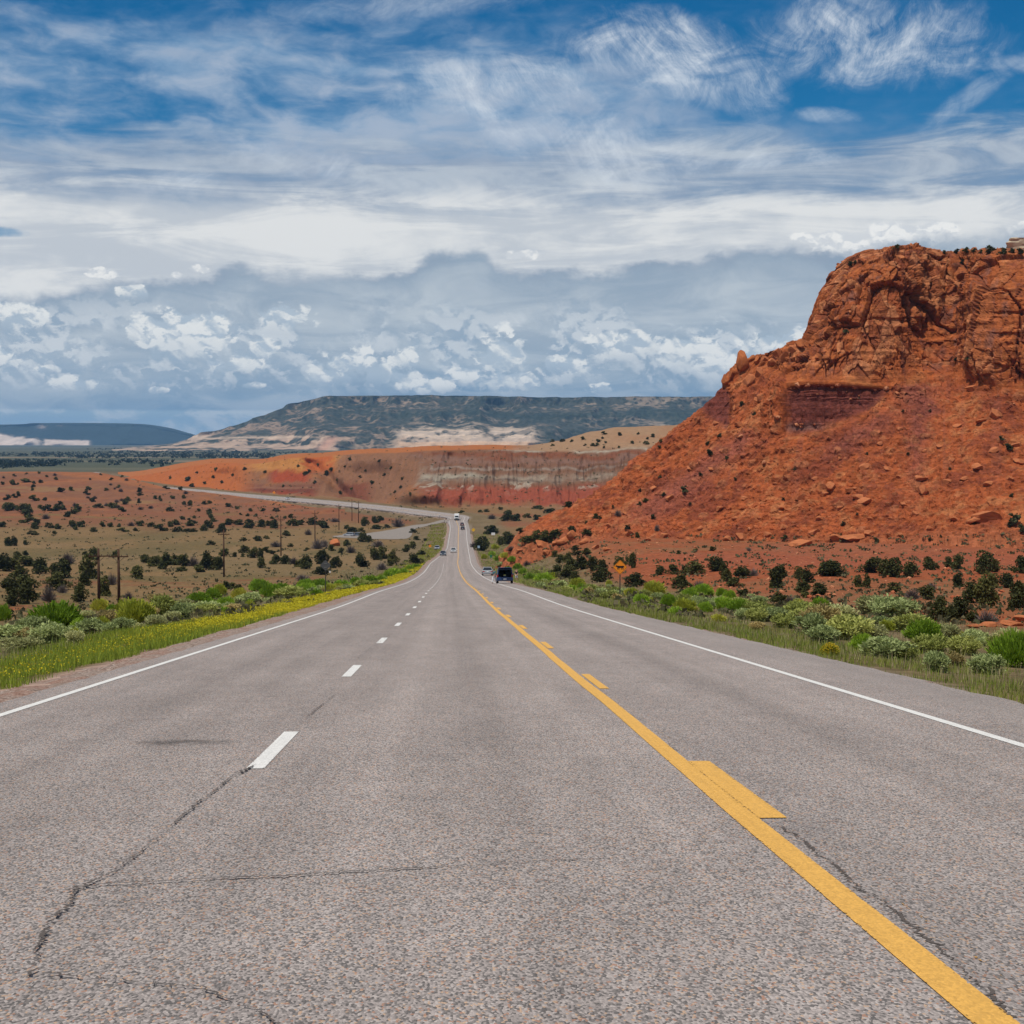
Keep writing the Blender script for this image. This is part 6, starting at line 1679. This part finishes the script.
# vehicles: x right, y forward, z up
def xprism(mb, poly, x0, x1, inset=0.0, top=None):
    """side outline (y,z) extruded across; upper points pulled in by inset"""
    zs = [z for _, z in poly]; zm, zx = min(zs), max(zs); n = len(poly)
    sh = lambda z: inset * (z - zm) / max(zx - zm, 1e-6)
    vs = [(x0 + sh(z), y, z) for y, z in poly] + [(x1 - sh(z), y, z) for y, z in poly]
    mb.add(vs, [tuple(range(n)), tuple(reversed(range(n, 2 * n)))] + [(i + n, (i + 1) % n + n, (i + 1) % n, i) for i in range(n)])
def wheels(o, W, yf, yr, rad):
    for y in (yf, yr):
        for sx in (-1, 1):
            x = sx * (W / 2 - 0.10)
            w = MB().tube([(x - 0.11, y, rad), (x - 0.08, y, rad), (x + 0.08, y, rad), (x + 0.11, y, rad)], [rad * 0.9, rad, rad, rad * 0.9], 20).build('wheel', TYRE, o, False)
            MB().tube([(x + sx * 0.105, y, rad), (x + sx * 0.122, y, rad)], [rad * 0.66, rad * 0.60], 16).build('rim', ALLOY, w)
def car(name, at, rz, label, group, paint, L=4.6, W=1.82, H=1.46, kind='saloon', cat='car'):
    o = empty(name, at, rz); tag(o, label, cat, group)
    b = L / 2; zb = 0.24; zs = H * (0.60 if kind != 'suv' else 0.58)
    body = [(-b, 0.42), (-b + 0.08, zb), (b - 0.1, zb), (b, 0.45), (b - 0.04, zs * 0.80), (b - 0.95 * (1 if kind == 'saloon' else 0.8), zs), (-b + 0.1, zs + 0.02), (-b, zs * 0.92)]
    mb = MB(); xprism(mb, body, -W / 2, W / 2, 0.09); bo = mb.build('body', paint, o, bevel=0.05)
    if kind == 'saloon': roof = [(-b + 0.55, zs), (b - 1.15, zs), (b - 1.85, H - 0.05), (-b + 1.35, H - 0.05)]
    elif kind == 'suv': roof = [(-b + 0.10, zs), (b - 1.05, zs), (b - 1.65, H - 0.05), (-b + 0.35, H - 0.05)]
    else: roof = [(-b + 0.15, zs), (b - 1.0, zs), (b - 1.7, H - 0.05), (-b + 0.55, H - 0.05)]
    mb = MB(); xprism(mb, roof, -W / 2 + 0.10, W / 2 - 0.10, 0.17); mb.build('window', GLASS, o, bevel=0.03)
    y0, y1 = roof[3][0], roof[2][0]
    mb = MB(); xprism(mb, [(y0 - 0.06, H - 0.07), (y1 + 0.06, H - 0.07), (y1 - 0.15, H), (y0 + 0.12, H)], -W / 2 + 0.24, W / 2 - 0.24, 0.06); mb.build('roof', paint, o, bevel=0.02)
    mb = MB()
    for sx in (-1, 1):
        for (ya, za), (yb, zb2) in (((roof[0][0], roof[0][1]), (roof[3][0], roof[3][1])), ((roof[1][0], roof[1][1]), (roof[2][0], roof[2][1])), (((roof[0][0] + roof[1][0]) / 2, zs), ((roof[0][0] + roof[1][0]) / 2 - 0.1, H - 0.05))):
            mb.tube([(sx * (W / 2 - 0.09), ya, za), (sx * (W / 2 - 0.265), yb, zb2)], 0.04, 6)
    mb.build('pillar', paint, o)
    for sx in (-1, 1):
        MB().box((sx * (W / 2 - 0.22), -b - 0.004, zs * 0.80), (0.34, 0.05, 0.17)).build('tail_light', REDL, o, bevel=0.015)
        MB().box((sx * (W / 2 - 0.30), b - 0.02, zs * 0.74), (0.40, 0.07, 0.15)).build('headlight', CLEARL, o, bevel=0.015)
        MB().box((sx * (W / 2 + 0.07), roof[1][0] - 0.25, zs + 0.10), (0.20, 0.12, 0.14)).build('mirror', paint, o, bevel=0.03)
    MB().box((0, -b - 0.02, 0.42), (W * 0.92, 0.10, 0.20)).build('rear_bumper', BLACKT if kind == 'suv' else paint, o, bevel=0.03)
    MB().box((0, b - 0.0, 0.40), (W * 0.9, 0.10, 0.20)).build('front_bumper', BLACKT if kind == 'suv' else paint, o, bevel=0.03)
    MB().box((0, b - 0.005, zs * 0.72), (W * 0.40, 0.06, 0.14)).build('grille', BLACKT, o)
    MB().box((0, -b - 0.03, zs * 0.78), (0.34, 0.02, 0.16)).build('number_plate', WHITEP, o)
    wheels(o, W, b - 0.85, -b + 0.85, 0.33 if kind != 'suv' else 0.37)
    return o
SILVER = carpaint('silver_paint', (0.36, 0.37, 0.38)); DARK = carpaint('dark_grey_paint', (0.035, 0.04, 0.045)); WHITE = carpaint('white_paint', (0.72, 0.73, 0.72)); BLUE = carpaint('deep_blue_paint', (0.008, 0.040, 0.13)); GREYB = carpaint('grey_blue_paint', (0.10, 0.13, 0.17))
def heading(x, y):
    i = int(np.argmin((RP[:, 0] - x) ** 2 + (RP[:, 1] - y) ** 2)); return math.atan2(-RT[i, 0], RT[i, 1])
def park(px, py):
    r = hit(px, py)[0]; return tuple(r), heading(r[0], r[1])
def put_car(name, px, py, away, label, group, paint, dy=0.0, turn=0.0, **kw):
    at, h = park(px, py); L = kw.get('L', 4.6)
    d = 1 if away else -1                                        # the near bumper stands where the photo shows the tyres
    x, y = at[0] - math.sin(h) * (L / 2), at[1] + math.cos(h) * (L / 2)
    z = drop(x, y)[0][2]; z2 = drop(x - math.sin(h) * 1.3, y + math.cos(h) * 1.3)[0][2]
    o = car(name, (x, y, z + 0.01), h + (0 if away else math.pi) + turn, label, group, paint, **kw)
    sl = math.atan2(z2 - z, 1.3); o.rotation_euler = (sl if away else -sl, 0, h + (0 if away else math.pi) + turn)
    return o
put_car('car', 453.4, 552.6, False, 'white saloon car driving towards the camera beside the yellow line', 'cars on the road', WHITE)
put_car('car', 443.0, 555.8, False, 'dark saloon car driving towards the camera in the outer lane', 'cars on the road', GREYB)
put_car('car', 437.0, 549.9, False, 'pale estate car parked on the left gravel shoulder', 'cars parked by the road', SILVER, kind='estate')
put_car('car', 462.7, 529.8, True, 'dark saloon car driving away towards the bend', 'cars on the road', DARK)
put_car('car', 462.2, 525.8, True, 'reddish grey car driving away just ahead of a dark saloon', 'cars on the road', carpaint('dull_red_paint', (0.16, 0.09, 0.09)))
put_car('car', 487.6, 575.6, True, 'silver saloon car with red tail lights parked on the right shoulder', 'cars parked by the road', SILVER, L=4.8)
put_car('car', 288.8, 499.4, True, 'tiny white car on the distant stretch below the clay hills', 'cars on the road', WHITE)
def lay_by_car(px, py, rz, label, paint):
    r = hit(px, py)[0]; car('car', (r[0], r[1], r[2] + 0.02), rz, label, 'cars in the lay-by', paint, kind='estate')
lay_by_car(349, 536.0, 1.2, 'pale silver car parked in the lay-by, left of two', SILVER)
lay_by_car(357, 536.0, 1.2, 'blue-grey car parked in the lay-by, right of two', GREYB)

def truck():
    at, h = park(456.6, 520.6); L = 7.5
    x, y = at[0] - math.sin(h) * L / 2, at[1] + math.cos(h) * L / 2; z = drop(x, y)[0][2]
    o = empty('box_truck', (x, y, z + 0.01), h + math.pi); tag(o, 'white box truck coming round the bend at the far end', 'truck', 'cars on the road')
    MB().box((0, -1.0, 1.95), (2.4, 5.2, 2.3)).build('cargo_box', WHITEP, o, bevel=0.05)
    mb = MB(); xprism(mb, [(1.65, 0.55), (3.7, 0.55), (3.75, 1.25), (3.3, 1.45), (2.9, 2.35), (1.65, 2.4)], -1.05, 1.05, 0.12); mb.build('cab', WHITE, o, bevel=0.06)
    mb = MB(); mb.add([(-0.86, 3.295, 1.50), (0.86, 3.295, 1.50), (0.80, 2.93, 2.30), (-0.80, 2.93, 2.30), (-0.86, 3.335, 1.52), (0.86, 3.335, 1.52), (0.80, 2.97, 2.32), (-0.80, 2.97, 2.32)], [(0, 1, 2, 3), (7, 6, 5, 4), (0, 4, 5, 1), (1, 5, 6, 2), (2, 6, 7, 3), (3, 7, 4, 0)]); mb.build('windscreen', GLASS, o)
    MB().box((0, 3.80, 1.0), (1.3, 0.06, 0.35)).build('grille', BLACKT, o); MB().box((0, 3.82, 0.6), (2.15, 0.16, 0.26)).build('front_bumper', BLACKT, o); MB().box((0, -0.6, 0.62), (0.9, 5.8, 0.22)).build('chassis', BLACKT, o)
    for sx in (-1, 1): MB().box((sx * 0.85, 3.79, 1.0), (0.3, 0.06, 0.2)).build('headlight', CLEARL, o); MB().box((sx * 1.25, 3.0, 1.75), (0.16, 0.1, 0.4)).build('mirror', BLACKT, o)
    wheels(o, 2.2, 2.75, -2.2, 0.45)
truck()

def hatchback():
    """blue hatchback seen from behind with its tailgate raised over an open boot"""
    at, h = park(505.3, 583.6); L, W, H = 4.5, 1.82, 1.60; b = L / 2
    x, y = at[0] - math.sin(h) * L / 2, at[1] + math.cos(h) * L / 2; z = drop(x, y)[0][2]; z2 = drop(x - math.sin(h) * 1.3, y + math.cos(h) * 1.3)[0][2]
    o = empty('hatchback_car', (x, y, z + 0.01), h - 0.02); o.rotation_euler = (math.atan2(z2 - z, 1.3), 0, h - 0.02)
    tag(o, 'deep blue hatchback with raised tailgate and open boot on the right shoulder', 'car', 'cars parked by the road')
    sill, belt = 0.30, 0.98
    mb = MB()
    for sx in (-1, 1):
        xprism(mb, [(-b + 0.02, 0.45), (-b + 0.1, sill), (b - 0.1, sill), (b, 0.5), (b - 0.05, 0.82), (b - 0.9, belt), (-b + 0.05, belt)], sx * W / 2 - (0.14 if sx > 0 else 0), sx * W / 2 + (0.14 if sx < 0 else 0), 0.0)
    mb.box((0, 0.3, sill + 0.03), (W - 0.3, L - 1.0, 0.10)); mb.box((0, b - 0.55, 0.66), (W - 0.30, 0.9, 0.46)); mb.box((0, -b + 0.10, 0.55), (W - 0.29, 0.16, 0.36))
    mb.build('body', BLUE, o, bevel=0.03)
    for sx in (-1, 1):
        m2 = MB(); xprism(m2, [(-b + 0.25, belt), (b - 1.0, belt), (b - 1.65, H - 0.07), (-b + 0.5, H - 0.07)], sx * (W / 2 - 0.12) - 0.02, sx * (W / 2 - 0.12) + 0.02); m2.build('window', GLASS, o)
        MB().tube([(sx * (W / 2 - 0.1), -b + 0.10, belt - 0.02), (sx * (W / 2 - 0.15), -b + 0.36, H - 0.06)], 0.07, 8).build('pillar', BLUE, o)
        MB().box((sx * (W / 2 - 0.07), -b + 0.03, 0.86), (0.16, 0.10, 0.30)).build('tail_light', REDL, o, bevel=0.02)
        MB().box((sx * (W / 2 - 0.28), b - 0.03, 0.70), (0.36, 0.08, 0.16)).build('headlight', CLEARL, o, bevel=0.02)
        MB().box((sx * (W / 2 + 0.07), b - 1.25, belt + 0.08), (0.20, 0.12, 0.15)).build('mirror', BLUE, o, bevel=0.03)
    m2 = MB(); xprism(m2, [(b - 1.02, belt), (b - 0.96, belt), (b - 1.62, H - 0.06), (b - 1.68, H - 0.06)], -W / 2 + 0.14, W / 2 - 0.14, 0.04); m2.build('windscreen', GLASS, o)
    MB().box((0, -0.45, H - 0.03), (W - 0.26, 2.7, 0.07)).build('roof', BLUE, o, bevel=0.03)
    MB().box((0, -b + 0.06, 0.46), (W - 0.05, 0.22, 0.26)).build('rear_bumper', BLUE, o, bevel=0.05); MB().box((0, -b - 0.055, 0.50), (0.34, 0.02, 0.13)).build('number_plate', WHITEP, o)
    s = MB(); [s.box((sx * 0.45, 0.15, 0.92), (0.62, 0.18, 0.72)) for sx in (-1, 1)]; s.build('seat', BLACKT, o, bevel=0.06)
    MB().box((0.28, -b + 0.60, 0.55), (0.6, 0.5, 0.36)).build('luggage', plain('dark_luggage', (0.03, 0.03, 0.035), 0.8), o, bevel=0.05)
    # tailgate swung up about the roof's rear edge
    g_ = MB(); g_.box((0, -0.28, 0.0), (W - 0.30, 0.56, 0.05)); g_.box((-(W / 2 - 0.22), -0.85, 0.0), (0.14, 0.60, 0.05)); g_.box((W / 2 - 0.22, -0.85, 0.0), (0.14, 0.60, 0.05)); g_.box((0, -1.16, 0.0), (W - 0.30, 0.10, 0.06))
    tg = g_.build('tailgate', BLUE, o, bevel=0.02); tg.location = (0, -b + 0.48, H + 0.0); tg.rotation_euler = (math.radians(-9), 0, 0)
    MB().box((0, -0.84, 0.0), (W - 0.60, 0.56, 0.025)).build('rear_window', GLASS, tg)
    for sx in (-1, 1): MB().tube([(sx * 0.66, -b + 0.25, belt + 0.05), (sx * 0.66, -b + 0.02, H + 0.06)], 0.018, 6).build('gas_strut', BLACKT, o)
    wheels(o, W, b - 0.85, -b + 0.80, 0.34)
hatchback()

# ------------------------------------------------------------------ people
def skin_body(name, joints, edges, radii, mat_, parent, root=0, sub=2):
    me = bpy.data.meshes.new(name); me.from_pydata(joints, edges, []); o = link(name, me, [mat_], parent)
    m = o.modifiers.new('skin', 'SKIN'); m.use_smooth_shade = True
    for i, r in enumerate(radii): me.skin_vertices[0].data[i].radius = (r, r) if not isinstance(r, tuple) else r
    me.skin_vertices[0].data[root].use_root = True
    s = o.modifiers.new('smooth', 'SUBSURF'); s.levels = sub; s.render_levels = sub
    return o
SKIN = plain('skin', (0.40, 0.22, 0.15), 0.6, 0.3, var=0.05)
def person(px, base, H, rz, label, top_mat, leg_mat, hair_mat, stride, arm, shorts=False):
    r = hit(px, base)[0]; k = H / 1.75
    o = empty('person', tuple(r), rz); tag(o, label, 'person', 'people beside the blue hatchback')
    hipz, kn = 0.92 * k, 0.50 * k
    fl, fr = stride
    J = [(0, 0, 0.98 * k), (0, 0, 1.18 * k), (0, 0, 1.40 * k), (0, 0.0, 1.50 * k), (0, 0.01, 1.57 * k), (0, 0.0, 1.66 * k), (0, -0.01, 1.72 * k)]
    R = [(0.155, 0.115), (0.135, 0.105), (0.15, 0.10), 0.052, 0.075, 0.088, 0.06]
    E = [(0, 1), (1, 2), (2, 3), (3, 4), (4, 5), (5, 6)]
    def limb(a, pts, rad):
        prev = a
        for p, q in zip(pts, rad): J.append(p); R.append(q); E.append((prev, len(J) - 1)); prev = len(J) - 1
        return prev
    hands = []
    for sx, f in ((-1, fl), (1, fr)):
        limb(0, [(sx * 0.10, 0, hipz - 0.06 * k), (sx * 0.105, f * 0.55, kn), (sx * 0.10, f * 0.9, 0.10 * k), (sx * 0.10, f * 0.9 - 0.02, 0.05)], [0.088, 0.058, 0.040, 0.042])
        foot = len(J) - 1; limb(foot, [(sx * 0.11, f * 0.9 - 0.15, 0.035)], [0.034])
        ax = arm[0 if sx < 0 else 1]
        h = limb(2, [(sx * 0.19, 0, 1.41 * k), (sx * 0.25, ax[0], 1.14 * k), (sx * 0.25, ax[1], 0.92 * k)], [0.056, 0.042, 0.030])
        hands.append(J[h]); base_ = J[h]
        for q, (dx, dl) in enumerate(((-0.028, 0.085), (-0.010, 0.098), (0.010, 0.092), (0.027, 0.075))):
            limb(h, [(base_[0] + dx * 0.4, base_[1] - 0.01 + dx, base_[2] - 0.075), (base_[0] + dx * 0.4, base_[1] - 0.02 + dx, base_[2] - 0.075 - dl * 0.6), (base_[0] - sx * 0.012 + dx * 0.4, base_[1] - 0.03 + dx, base_[2] - 0.075 - dl)], [0.011, 0.009, 0.008])
        limb(h, [(base_[0], base_[1] - 0.045, base_[2] - 0.04), (base_[0], base_[1] - 0.058, base_[2] - 0.085)], [0.012, 0.009])
    J = [tuple(c * (1 if i == 2 else k) for i, c in enumerate(p)) for p in J]
    body = skin_body('body', J, E, R, SKIN, o)
    # shirt, legs, hair follow the body a little proud of it
    skin_body('shirt', [J[0], J[1], J[2], (0, 0, 1.46 * k)] + [tuple(np.array((sx * 0.19 * k, 0, 1.41 * k))) for sx in (-1, 1)] + [tuple(lerp(np.array((sx * 0.19 * k, 0, 1.41 * k)), np.array((sx * 0.25 * k, arm[0 if sx < 0 else 1][0] * k, 1.14 * k)), 0.75)) for sx in (-1, 1)], [(0, 1), (1, 2), (2, 3), (2, 4), (2, 5), (4, 6), (5, 7)], [(0.18, 0.135), (0.155, 0.125), (0.168, 0.12), 0.075, 0.075, 0.075, 0.062, 0.062], top_mat, o)
    lj = [(0, 0, 0.99 * k)]; le = []; lr = [(0.172, 0.13)]
    for sx, f in ((-1, fl), (1, fr)):
        a = len(lj); lj += [(sx * 0.10 * k, 0, hipz - 0.06 * k), (sx * 0.105 * k, f * 0.55 * k, kn)]; lr += [0.108, 0.08]; le += [(0, a), (a, a + 1)]
        if not shorts: lj.append((sx * 0.10 * k, f * 0.9 * k, 0.13 * k)); lr.append(0.062); le.append((a + 1, a + 2))
    skin_body('shorts' if shorts else 'trousers', lj, le, lr, leg_mat, o)
    skin_body('hair', [(0, 0.035 * k, 1.60 * k), (0, 0.025 * k, 1.69 * k), (0, 0.0, 1.735 * k)], [(0, 1), (1, 2)], [0.070, 0.088, 0.06], hair_mat, o)
    for sx in (-1, 1): MB().tube([(sx * 0.033, -0.083 * k, 1.645 * k), (sx * 0.033, -0.094 * k, 1.645 * k)], [0.012, 0.006], 8).build('eye', BLACKT, o)
HAIR = plain('dark_hair', (0.02, 0.014, 0.01), 0.6)
CL_TEAL = plain('teal_cotton', (0.045, 0.13, 0.15), 0.9); CL_WHITE = plain('white_cotton', (0.62, 0.63, 0.64), 0.9); CL_BLACK = plain('black_cotton', (0.015, 0.015, 0.017), 0.9)
person(494.2, 583.6, 1.70, 2.4, 'person in a teal top and white trousers walking by the blue hatchback', CL_TEAL, CL_WHITE, HAIR, (-0.26, 0.24), ((0.10, 0.12), (-0.14, -0.22)))
person(516.6, 581.6, 1.74, -0.5, 'person in a black top and white shorts standing right of the blue hatchback', CL_BLACK, CL_WHITE, HAIR, (-0.03, 0.04), ((-0.04, -0.08), (-0.10, -0.22)), True)
haze_box()
